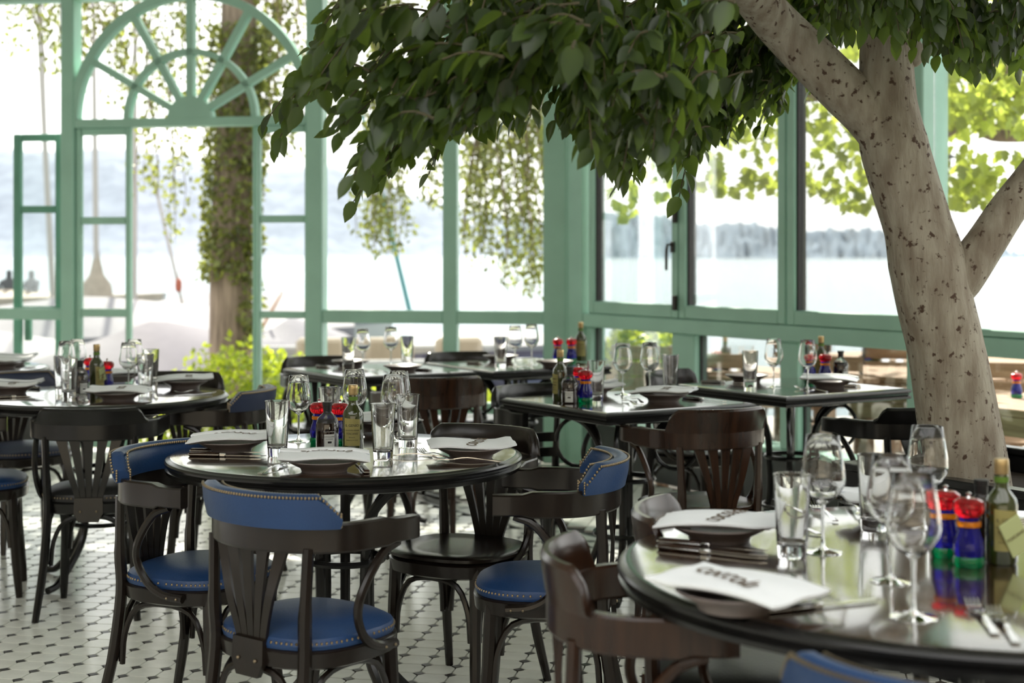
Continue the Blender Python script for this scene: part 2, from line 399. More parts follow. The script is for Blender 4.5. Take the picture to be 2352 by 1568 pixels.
MB().box(xa, xb, 0.02, 0.026, fz(70, 708), ZT).build('pane', PANE, w2, smooth=False)
# fanlight
w3 = struct('window_3', 'arched fanlight with radiating green bars above the doorway', A)
xc = fx(437); zc_ = fz(437, 274); u_ = (fx(577) - fx(297)) / 280.0
hbar(w3, 'transom', fx(173), fx(705), fz(437, 290), fz(437, 270), -0.025, 0.09)
def arc_band(r0, r1, name, y0=-0.02, y1=0.06, n=40):
    b = MB(); vs_ = []
    for i in range(n + 1):
        t = PI*i/n
        for (r, y) in ((r0,y0),(r1,y0),(r1,y1),(r0,y1)): vs_.append((xc + r*math.cos(t), y, zc_ + r*math.sin(t)))
    fs = [(i*4+j, i*4+(j+1)%4, i*4+4+(j+1)%4, i*4+4+j) for i in range(n) for j in range(4)]
    return b.add(vs_, fs + [(0,1,2,3), (4*n+3,4*n+2,4*n+1,4*n)]).build(name, GREEN, w3)
arc_band(261*u_, 280*u_, 'outer_arch'); arc_band(140*u_, 153*u_, 'inner_arch', -0.018, 0.05)
hb = MB(); pts = [(xc + 51*u_*math.cos(PI*i/20), zc_ + 51*u_*math.sin(PI*i/20)) for i in range(21)]
hb.add([(x,-0.022,z) for x,z in pts] + [(x,0.06,z) for x,z in pts], [tuple(range(21)), tuple(range(21,42))[::-1]] + [(i,21+i,21+(i+1)%21,(i+1)%21) for i in range(21)])
hb.build('hub', GREEN, w3)
for dg in (30, 60, 90, 120, 150):
    t = math.radians(dg); d = Vector((math.cos(t), 0, math.sin(t))); s_ = Vector((-math.sin(t), 0, math.cos(t)))*7.3*u_
    b = MB(); o_ = Vector((xc, 0, zc_)); p0, p1 = o_ + d*45*u_, o_ + d*265*u_; Yv = Vector((0,1,0))
    b.add([p0-s_+Yv*-.018, p1-s_+Yv*-.018, p1+s_+Yv*-.018, p0+s_+Yv*-.018, p0-s_+Yv*.05, p1-s_+Yv*.05, p1+s_+Yv*.05, p0+s_+Yv*.05],
          [(0,1,2,3),(7,6,5,4),(0,4,5,1),(1,5,6,2),(2,6,7,3),(3,7,4,0)]).build('bar', GREEN, w3, smooth=False)
n = 24; b = MB(); pts = [(xc + 262*u_*math.cos(PI*i/n), zc_ + 262*u_*math.sin(PI*i/n)) for i in range(n+1)]
b.add([(x,0.02,z) for x,z in pts] + [(x,0.025,z) for x,z in pts], [tuple(range(n+1)), tuple(range(n+1,2*n+2))[::-1]]).build('pane', PANE, w3, smooth=False)
# door leaves
def leaf(name, label, x0, x1, z0, z1, cuts, st=0.036, ang=A, y0=0.0, m=GREEN, bh=0.17, rot=None, hinge=None):
    d = struct(name, label, None, 'door')
    if hinge is None: front(d, ang); ox = 0.0
    else: d.location = hinge[0]; d.rotation_euler = (0, 0, hinge[1]); ox = x0
    X0, X1 = x0 - ox, x1 - ox
    for (a, b) in ((X0, X0 + st), (X1 - st, X1)): vbar(d, 'stile', a, b, z0, z1, y0, y0 + 0.045, m)
    zs = [(z0, z0 + bh)] + cuts + [(z1 - 0.05, z1)]
    for (a, b) in zs: hbar(d, 'rail', X0 + st, X1 - st, a, b, y0 + 0.004, y0 + 0.041, m)
    for (a, b), (c, e) in zip(zs, zs[1:]): MB().box(X0 + st, X1 - st, y0 + 0.018, y0 + 0.023, b, c).build('pane', PANE, d, smooth=False)
    return d
zt = fz(240, 293)
leaf('door_1', 'narrow glazed door leaf beside the left door post', fx(174), fx(299), 0.02, zt, [(fz(240,728), fz(240,709)), (fz(240,515), fz(240,498))])
leaf('door_2', 'narrow glazed door leaf beside the right door post', fx(590), fx(706), 0.02, zt, [(fz(645,731), fz(645,715)), (fz(645,511), fz(645,494))], st=0.02)
# leaf folded outward at the right, seen nearly edge-on, and a leaf swung open behind the left window
hp = fl(fx(590), 0.05); d4 = leaf('door_3', 'glazed door leaf swung outward and seen edge-on in the doorway', 0, 0.36, 0.02, zt, [(0.9, 0.96), (1.58, 1.64)], st=0.04, hinge=(hp, math.radians(97)))
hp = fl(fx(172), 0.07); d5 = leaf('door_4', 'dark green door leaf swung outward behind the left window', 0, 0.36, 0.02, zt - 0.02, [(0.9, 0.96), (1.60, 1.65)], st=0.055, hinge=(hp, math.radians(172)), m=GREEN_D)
d5.location = dep(150, HY, 10.33) ; d5.location.z = 0
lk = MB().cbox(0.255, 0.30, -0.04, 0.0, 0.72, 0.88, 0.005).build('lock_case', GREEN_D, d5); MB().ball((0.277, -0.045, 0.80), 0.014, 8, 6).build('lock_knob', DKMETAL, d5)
# ---- terrace front: rail, posts, sashes
tr = struct('window_4', 'long green mid rail and lower lights of the terrace windows', B)
hbar(tr, 'mid_rail', wx(1352), WL, ZR0, ZR1, -0.045, 0.09)
edges = [(1362, 1569), (1570, 1816), (1818, 2113)]
lowposts = [(wx(1350), wx(1362)), (wx(1549), wx(1601)), (wx(1797), wx(1838)), (wx(2088), wx(2136))]
for i, (a, b) in enumerate(lowposts): vbar(tr, 'post', a, b, ZS, ZR0, -0.02, 0.06); MB().box(b, b + 0.012, 0.02, 0.062, ZS, ZR0).build('gasket', GASKET, tr, smooth=False)
ends = [p[0] for p in lowposts[1:]] + [WL]
for (a, b), e in zip(lowposts, ends): MB().box(b, e, 0.02, 0.026, ZS, ZR0).build('pane', PANE, tr, smooth=False)
labs = ['terrace window sash nearest the corner post', 'middle terrace window sash with black hinges on its side', 'terrace window sash behind the tree trunk']
for k_, ((a, b), lb) in enumerate(zip(edges, labs)):
    s_ = struct('window_%d' % (5 + k_), lb, B); X0, X1 = wx(a) + 0.003, wx(b) - 0.003; st = 0.058; zb, z1 = ZR1 + 0.0015, ZT - 0.004
    for (p, q) in ((X0, X0 + st), (X1 - st, X1)): vbar(s_, 'stile', p, q, zb, z1, -0.038, 0.03)
    hbar(s_, 'bottom_rail', X0 + st, X1 - st, zb, zb + 0.075, -0.038, 0.03); hbar(s_, 'top_rail', X0 + st, X1 - st, z1 - 0.07, z1, -0.045, 0.03)
    MB().box(X0 + st, X0 + st + 0.012, -0.02, 0.032, zb + 0.075, z1 - 0.07).build('gasket', GASKET, s_, smooth=False)
    MB().box(X1 - st - 0.012, X1 - st, -0.02, 0.032, zb + 0.075, z1 - 0.07).build('gasket', GASKET, s_, smooth=False)
    MB().box(X0 + st + .012, X1 - st - .012, -0.008, -0.002, zb + 0.075, z1 - 0.07).build('pane', PANE, s_, smooth=False)
    if k_ == 0:
        for (za, zb2) in ((wz(1568, 512), wz(1568, 466)), (wz(1566, 712), wz(1566, 678))):
            MB().cbox(X1 - 0.014, X1 + 0.016, -0.068, -0.045, za, zb2, 0.004).build('hinge', DKMETAL, s_)
        hd = MB().tube([(X1 - 0.03, -0.05, wz(1558, 562)), (X1 - 0.03, -0.085, wz(1558, 562)), (X1 - 0.032, -0.09, wz(1558, 575)), (X1 - 0.04, -0.085, wz(1556, 620))], 0.008, 6)
        hd.cbox(X1 - 0.045, X1 - 0.015, -0.056, -0.045, wz(1558, 580), wz(1558, 555), 0.003).build('handle', DKMETAL, s_)
trim('green post seen to the right of the tree trunk', B, wx(2094), wx(2137), ZR1 + .003, ZC, -0.05, 0.12)
w8 = struct('window_8', 'terrace window at the right edge', B)
MB().box(wx(2137), WL, 0.02, 0.026, ZR1, ZT).build('pane', PANE, w8, smooth=False); hbar(w8, 'bottom_rail', wx(2137), WL, ZR1 + .001, ZR1 + 0.035, -0.038, 0.05)
# ================================================================== furniture prototypes
# ---- bentwood armchair: seat centre at the origin, facing +y
EA, EB, EY = 0.250, 0.185, -0.035
def bow(t, off=0.0): return ((EA + off)*math.cos(t), EY + (EB + off)*math.sin(t))     # t from pi to 2 pi runs round the back
def superell(a, b, n, e=2.7, y0=0.0):
    out = []
    for i in range(n):
        t = 2*PI*i/n; c, s_ = math.cos(t), math.sin(t)
        out.append((a*math.copysign(abs(c)**(2/e), c), y0 + b*math.copysign(abs(s_)**(2/e), s_)))
    return out
def loft(b, rings, cap0=True, cap1=True):
    n = len(rings[0]); vs_ = [p for r in rings for p in r]
    fs = [(i*n+j, i*n+(j+1)%n, (i+1)*n+(j+1)%n, (i+1)*n+j) for i in range(len(rings)-1) for j in range(n)]
    if cap0: fs.append(tuple(range(n))[::-1])
    if cap1: fs.append(tuple((len(rings)-1)*n + j for j in range(n)))
    return b.add(vs_, fs)
def seat_ring(k, z, n=32, lift=0.0): return [(x*k, y*k, z) for x, y in superell(0.215, 0.205, n)]
def make_chair(name, label, wood, kind, leather=None, crest='curve', ladder=False):
    t = thing(name, label, 'chair', group='bentwood armchairs round the tables')
    loft(MB(), [seat_ring(0.93, 0.388), seat_ring(1.0, 0.395), seat_ring(1.02, 0.43), seat_ring(0.98, 0.437)]).build('seat_frame', wood, t)
    if leather:
        loft(MB(), [seat_ring(0.985, 0.437), seat_ring(1.0, 0.447), seat_ring(0.97, 0.463), seat_ring(0.84, 0.476), seat_ring(0.55, 0.485), seat_ring(0.2, 0.488)]).build('seat', leather, t)
        st = MB()
        for x, y in superell(0.215*0.985, 0.205*0.985, 84): st.ball((x, y, 0.452), 0.0042, 5, 4)
        st.build('seat_stud_row', BRASS, t, kind='stuff')
    else:
        loft(MB(), [seat_ring(0.98, 0.437), seat_ring(1.03, 0.443), seat_ring(1.03, 0.452), seat_ring(0.97, 0.458), seat_ring(0.6, 0.453), seat_ring(0.2, 0.450)]).build('seat', wood, t)
    for s_ in (-1, 1):                                                     # legs
        MB().tube(smooth_path([(s_*0.155, 0.145, 0.43), (s_*0.16, 0.155, 0.25), (s_*0.172, 0.178, 0.0)], 4), [0.021]*4 + [0.019]*3 + [0.017, 0.014], 8).build('front_leg', wood, t)
        MB().tube(smooth_path([(s_*0.178, -0.172, 0.682), (s_*0.172, -0.178, 0.52), (s_*0.168, -0.176, 0.40), (s_*0.178, -0.205, 0.20), (s_*0.200, -0.258, 0.0)], 4), [0.015]*4 + [0.018]*8 + [0.017, 0.017, 0.016, 0.015, 0.014], 8).build('rear_leg', wood, t)
    pth = []                                                               # one bent rail: arms and back
    for i in range(7): q = i/6; pth.append((-0.262 + 0.012*q, 0.135 - (0.135 - EY)*q, 0.705))
    for i in range(1, 24): a, y = bow(PI + PI*i/24); pth.append((a, y, 0.705))
    for i in range(7): q = i/6; pth.append((0.250 + 0.012*q, EY + (0.135 - EY)*q, 0.705))
    m_ = len(pth); wd = []
    for i in range(m_):
        e = min(i, m_ - 1 - i); wd.append((0.85 + 0.75*max(0, 1 - abs(e - 1.5)/4) if e else 1.0, 1.0 if e > 3 else 0.8))
    prof = [(-0.012, -0.035), (0.012, -0.035), (0.0155, -0.030), (0.0155, 0.030), (0.012, 0.035), (-0.012, 0.035), (-0.0155, 0.030), (-0.0155, -0.030)]
    MB().sweep(pth, prof, (0, 0, 1), wd).build('arm_rail', wood, t, angle=30)
    # crest: leather pad or raised wood
    span = 1.12 if crest == 'pad' else 1.0
    n = 26; rings = []; top = []
    for i in range(n + 1):
        a = -span + 2*span*i/n; th = 1.5*PI + a; f = 1 - abs(a)/span
        if crest == 'pad': h = 0.022 + 0.048*min(1, f/0.20); tk = 0.026
        elif crest == 'shoulder': h = 0.006 + 0.046*min(1, max(0, (f - 0.02)/0.16))**1.7; tk = 0.013
        else: h = 0.072*min(1, f/0.22)**0.45 + 0.004; tk = 0.013
        z0, z1 = 0.729, 0.740 + h
        r = []
        for (off, z) in ((-tk*0.8, z0), (tk, z0), (tk*1.15 + 0.006, (z0+z1)/2), (tk + 0.012, z1 - 0.010), (tk*0.45 + 0.012, z1), (-tk*0.35 + 0.012, z1), (-tk*0.85 + 0.010, z1 - 0.010), (-tk + 0.004, (z0+z1)/2)):
            x, y = bow(th, off); r.append((x, y, z))
        rings.append(r); top.append((th, z1, tk, f))
    loft(MB(), rings).build('backrest_pad' if crest == 'pad' else 'crest', leather if crest == 'pad' else wood, t)
    if crest == 'pad':
        st = MB()
        for i in range(62):
            a = -span*0.985 + 2*span*0.985*i/61; f = 1 - abs(a)/span; z1 = 0.740 + 0.022 + 0.048*min(1, f/0.20)
            for off in (0.026 + 0.010, -0.026 + 0.010):
                x, y = bow(1.5*PI + a, off); st.ball((x, y, z1 - 0.006), 0.0042, 5, 4)
        for sg in (-1, 1):
            for j in range(5):
                for off in (-0.018, 0.026):
                    x, y = bow(1.5*PI + sg*span*1.0, off); st.ball((x, y, 0.735 + j*0.007), 0.0040, 5, 4)
        st.build('backrest_stud_row', BRASS, t, kind='stuff')
    if ladder:
        for z in (0.52, 0.585):
            pp = [(*bow(1.5*PI - 0.78 + 1.56*i/10, -0.02), z) for i in range(11)]
            MB().sweep(pp, [(-0.006, -0.02), (0.006, -0.02), (0.006, 0.02), (-0.006, 0.02)], (0, 0, 1)).build('back_slat', wood, t)
    else:
        for i in range(5):                                                 # fanned splats meeting in a foot plate
            q = i - 2; a = 1.5*PI + q*0.235; x1, y1 = bow(a, -0.003)
            pp = smooth_path([(q*0.021, -0.199, 0.415), (q*0.024, -0.201, 0.47), (q*0.038, -0.208, 0.56), (x1, y1, 0.683)], 4)
            w_ = [0.7, 0.7, 0.72, 0.76, 0.8, 0.86, 0.9, 0.96, 1.0, 1.1, 1.2, 1.35, 1.6]
            MB().sweep(pp, [(-0.0135, -0.005), (0.0135, -0.005), (0.0135, 0.005), (-0.0135, 0.005)], (0, -1, 0), [(s, 1) for s in w_]).build('splat', wood, t)
        fp = MB().add([(-0.056, -0.215, 0.455), (0.056, -0.215, 0.455), (0.058, -0.218, 0.40), (0.040, -0.219, 0.365), (-0.040, -0.219, 0.365), (-0.058, -0.218, 0.40),
                  (-0.056, -0.200, 0.455), (0.056, -0.200, 0.455), (0.058, -0.203, 0.40), (0.040, -0.204, 0.365), (-0.040, -0.204, 0.365), (-0.058, -0.203, 0.40)],
                 [(5,4,3,2,1,0), (6,7,8,9,10,11)] + [(i, (i+1)%6, 6+(i+1)%6, 6+i) for i in range(6)]).build('splat_foot', wood, t, smooth=False)
        for s_ in (-1, 1): MB().ball((s_*0.032, -0.219, 0.405), 0.005, 8, 4).build('screw', BRASS, fp)
    for s_ in (-1, 1):                                                     # looped arm supports
        MB().tube(smooth_path([(s_*0.254, 0.075, 0.675), (s_*0.252, 0.015, 0.650), (s_*0.246, -0.045, 0.575), (s_*0.238, -0.058, 0.515), (s_*0.230, -0.025, 0.455), (s_*0.226, 0.03, 0.425), (s_*0.224, 0.10, 0.418)], 4),
                  [0.012]*25, 8).build('arm_support', wood, t)
        for y in (0.05, 0.085): MB().ball((s_*0.237, y, 0.419), 0.0042, 8, 4).build('screw', BRASS, t)
    fl_, fr_, rl_, rr_ = (-0.163, 0.160), (0.163, 0.160), (-0.172, -0.19), (0.172, -0.19)
    for (p, q) in ((fl_, fr_), (fl_, rl_), (fr_, rr_), (rl_, rr_)):        # arched braces under the seat
        mx, my = (p[0]+q[0])/2, (p[1]+q[1])/2; L = lambda k: (p[0] + (q[0]-p[0])*k, p[1] + (q[1]-p[1])*k)
        MB().tube(smooth_path([(*L(0.06), 0.20), (*L(0.09), 0.29), (*L(0.22), 0.365), (*L(0.5), 0.383), (*L(0.78), 0.365), (*L(0.91), 0.29), (*L(0.94), 0.20)], 3), 0.0095, 6).build('brace', wood, t)
    for c in list(bpy.data.objects):
        if c.type == 'MESH' and (c.parent == t or (c.parent and c.parent.parent == t)):
            c.data.transform(Matrix.Diagonal((0.895, 0.895, 0.957, 1)))
    return t

def make_round_table(name, label, r, wood=WOODBK):
    t = thing(name, label, 'table', group='dark dining tables')
    p = [(0.001, 0.748), (r*0.5, 0.7485), (r - 0.022, 0.7485), (r - 0.016, 0.7475), (r - 0.012, 0.744), (r - 0.004, 0.742), (r, 0.737), (r, 0.732), (r - 0.006, 0.727), (r - 0.008, 0.722), (r - 0.002, 0.718), (r - 0.004, 0.708), (r - 0.02, 0.704), (0.001, 0.704)]
    MB().lathe([(a, z + 0.0015) for a, z in p[:4]], 72).build('tabletop', TOP, t, angle=35); MB().lathe([(a, z + 0.0015) for a, z in p[3:]], 72).build('edge_moulding', WOODBK, t, angle=35)
    table_base(t, wood, r*0.62); return t
def table_base(t, wood, ro, sq=False):
    MB().lathe([(0.001, 0.704), (ro*0.95, 0.704), (ro*0.95, 0.685), (0.001, 0.685)], 24).build('support_ring', wood, t)
    for i in range(4):
        a = PI/4 + i*PI/2; c, s_ = math.cos(a), math.sin(a); q = lambda r, z: (r*c, r*s_, z)
        MB().tube(smooth_path([q(ro*0.9, 0.69), q(ro*0.62, 0.655), q(0.105, 0.57), q(0.09, 0.45), q(0.09, 0.28), q(0.12, 0.16), q(ro*0.75, 0.035), q(ro*0.95, 0.014)], 4), 0.0145, 8).build('leg', wood, t)
        if sq:
            MB().tube([(0.19*c + 0.085*math.cos(u)*c, 0.19*s_ + 0.085*math.cos(u)*s_, 0.585 + 0.095*math.sin(u)) for u in [2*PI*k/24 for k in range(25)]], 0.0085, 6).build('scroll', wood, t)
    for z, r in ((0.45, 0.108), (0.24, 0.122)):
        MB().tube([(r*math.cos(2*PI*k/28), r*math.sin(2*PI*k/28), z) for k in range(29)], 0.010, 6, up=(0, 0, 1)).build('ring', wood, t)
    MB().tube([(0, 0, 0.69), (0, 0, 0.30)], 0.014, 8).build('column', wood, t)
def make_square_table(name, label, h):
    t = thing(name, label, 'table', group='dark dining tables'); R_ = []
    for off, z in ((-0.012, 0.704), (-0.002, 0.708), (-0.002, 0.716), (-0.009, 0.722), (-0.007, 0.728), (0.0, 0.733), (0.0, 0.739), (-0.006, 0.744), (-0.014, 0.7475), (-0.022, 0.75)):
        k_ = h + off; R_.append([(-k_, -k_, z), (k_, -k_, z), (k_, k_, z), (-k_, k_, z)])
    loft(MB(), R_[-2:], cap0=False).build('tabletop', TOP, t, smooth=False); loft(MB(), R_[:-1], cap1=False).build('edge_moulding', WOODBK, t, smooth=False)
    table_base(t, WOODBK, h*0.72, True); return t

proto = {}
def chair(kind, seat_xy, fwd, label):
    rz = math.atan2(fwd[1], fwd[0]) - PI/2
    if kind not in proto:
        k_ = {'blue': (WOOD, BLUE, 'pad', False), 'wood': (WOOD, None, 'curve', False), 'walnut': (WOODBR, None, 'curve', False), 'walnutdark': (WOODBR, BLACKL, 'curve', False),
              'black': (WOODBK, BLACKL, 'shoulder', False), 'ladder': (WOODBK, None, 'curve', True), 'navy': (WOOD, NAVY, 'pad', False)}[kind]
        proto[kind] = make_chair('bentwood_armchair', label, k_[0], kind, k_[1], k_[2], k_[3])
        o = proto[kind]; CH[o.name] = [(c, children(c)) for c in children(o)]
        o.location = (seat_xy[0], seat_xy[1], 0); o.rotation_euler = (0, 0, rz); return o
    return copy_tree(proto[kind], (seat_xy[0], seat_xy[1], 0), rz, label)
def P2(px, py, z): p = at(px, py, z); return (p.x, p.y)

# ---- tables
tb = {}
t1 = Vector((-0.474, 4.27)); tb['T1'] = make_round_table('round_table', 'round dark table in the middle with four settings and an olive oil bottle', 0.503); tb['T1'].location = (t1.x, t1.y, 0)
t2 = Vector((-1.655, 6.06)); o = copy_tree(tb['T1'], (t2.x, t2.y, 0), 0.3, 'round dark table at the left before the open doorway'); tb['T2'] = o
t8 = Vector((-2.83, 7.5)); copy_tree(tb['T1'], (t8.x, t8.y, 0), 0.5, 'round table cut by the left edge, behind the other round one')
t5 = Vector((0.838, 2.735)); tb['T5'] = make_round_table('round_table', 'large round dark table in the right foreground', 0.645); tb['T5'].location = (t5.x, t5.y, 0); tb['T5'].rotation_euler = (0, 0, 0.4)
def sqcentre(Lp, Rp): a, b = at(*Lp, 0.75), at(*Rp, 0.75); return (a + b)/2
QA = math.radians(-57.5)
qs = {'T3': ((1144, 911), (1747, 927), 'square dark table with oil bottle and red mill, before the corner post'),
      'T4': ((1560, 880), (2084, 893), 'square dark table beside the tree trunk and terrace window'),
      'T6': ((640, 843), (1108, 853), 'square dark table by the lake front window next to the doorway'),
      'T7': ((983, 830), (1395, 841), 'square dark table pushed into the corner by the corner post')}
tc = {}
for i, (k_, (a, b, lb)) in enumerate(qs.items()):
    c_ = sqcentre(a, b); tc[k_] = c_
    if i == 0: sqp = make_square_table('square_table', lb, 0.355); sqp.location = (c_.x, c_.y, 0); sqp.rotation_euler = (0, 0, QA)
    else: copy_tree(sqp, (c_.x, c_.y, 0), QA, lb)
# ---- chairs
chair('blue', (-0.485, 3.585), (0.62, 0.78), 'blue leather armchair in front of the middle table, back to the viewer')
chair('blue', (-0.865, 4.19), (0.90, -0.43), 'blue leather armchair tucked into the left side of the middle table')
chair('wood', (-0.16, 4.52), (-0.50, -0.87), 'armchair with glossy wooden seat tucked behind the right of the middle table')
chair('blue', (0.085, 4.05), (-1.0, 0.06), 'blue leather armchair turned sideways, right of the middle table')
chair('walnut', (0.27, 2.72), (1.0, -0.06), 'out-of-focus brown wooden armchair in the foreground, left of the large table')
chair('walnutdark', (0.47, 3.15), (0.97, -0.20), 'dark-seated wooden armchair pushed under the left of the large table')
chair('blue', (0.63, 2.04), (0.60, 0.80), 'blue armchair cut by the bottom edge of the picture')
chair('walnut', (0.66, 5.36), (-0.40, 0.92), 'brown wooden armchair seen from behind before the square oil-bottle table')
chair('ladder', (0.16, 6.02), (0.62, -0.78), 'black ladder-back armchair left of the square oil-bottle table')
chair('black', (1.44, 5.65), (-0.42, 0.91), 'black armchair partly hidden by the tree trunk')
chair('wood', (0.84, 6.82), (0.75, -0.66), 'armchair with only its dark crest showing behind the trunk-side table')
chair('walnut', (-0.36, 6.70), (-0.35, 0.94), 'brown wooden armchair seen from behind at the lake front table')
chair('wood', (-0.95, 7.72), (0.45, -0.89), 'armchair whose dark crest peeps over the lake front table, next to the doorway')
chair('wood', (-0.24, 8.08), (0.35, -0.94), 'armchair with curved dark crest behind the corner table')
chair('black', (-1.545, 5.60), (-0.10, 0.99), 'black armchair with black leather seat, back to the viewer, at the left table')
chair('blue', (-2.08, 5.86), (0.95, 0.25), 'blue-seated armchair cut by the left edge of the picture')
chair('navy', (-2.20, 6.78), (0.62, -0.78), 'navy-backed armchair behind the left table, at the left edge')
chair('wood', (-1.52, 6.68), (-0.15, -0.99), 'dark armchair behind the left table, facing the viewer')
chair('navy', (-1.19, 6.08), (-1.0, 0.10), 'navy leather armchair turned sideways, right of the left table')
# ================================================================== things on the tables
ZT0 = 0.7502
def text_mesh(txt, size, m, name='lettering', ext=0.0002):
    cu = bpy.data.curves.new(name, 'FONT'); cu.body = txt; cu.size = size; cu.align_x = 'CENTER'; cu.align_y = 'CENTER'; cu.extrude = ext; cu.resolution_u = 3
    o = bpy.data.objects.new(name, cu); col.objects.link(o); dg = bpy.context.evaluated_depsgraph_get()
    me = bpy.data.meshes.new_from_object(o.evaluated_get(dg)); bpy.data.objects.remove(o); bpy.data.curves.remove(cu)
    me.materials.clear(); me.materials.append(m); return me
def wrap(me, r, z0, a0=0.0):                # bend a flat text mesh round a bottle of radius r, reading from -y
    for v in me.vertices:
        x, y, z = v.co; a = x / r - PI/2 + a0; v.co = ((r + z)*math.cos(a), (r + z)*math.sin(a), z0 + y)
    return me
def shell(b, r, a0, a1, z0, z1, z2=None, n=12):   # label patch standing just off a bottle
    vs_ = []
    for i in range(n + 1):
        q = i / n; a = a0 + (a1 - a0)*q - PI/2; zt = z1 if z2 is None else z1 + (z2 - z1)*q
        for rr, z in ((r, z0), (r, zt), (r - 0.0006, zt), (r - 0.0006, z0)): vs_.append((rr*math.cos(a), rr*math.sin(a), z))
    return b.add(vs_, [(i*4+j, i*4+(j+1)%4, i*4+4+(j+1)%4, i*4+4+j) for i in range(n) for j in range(4)])
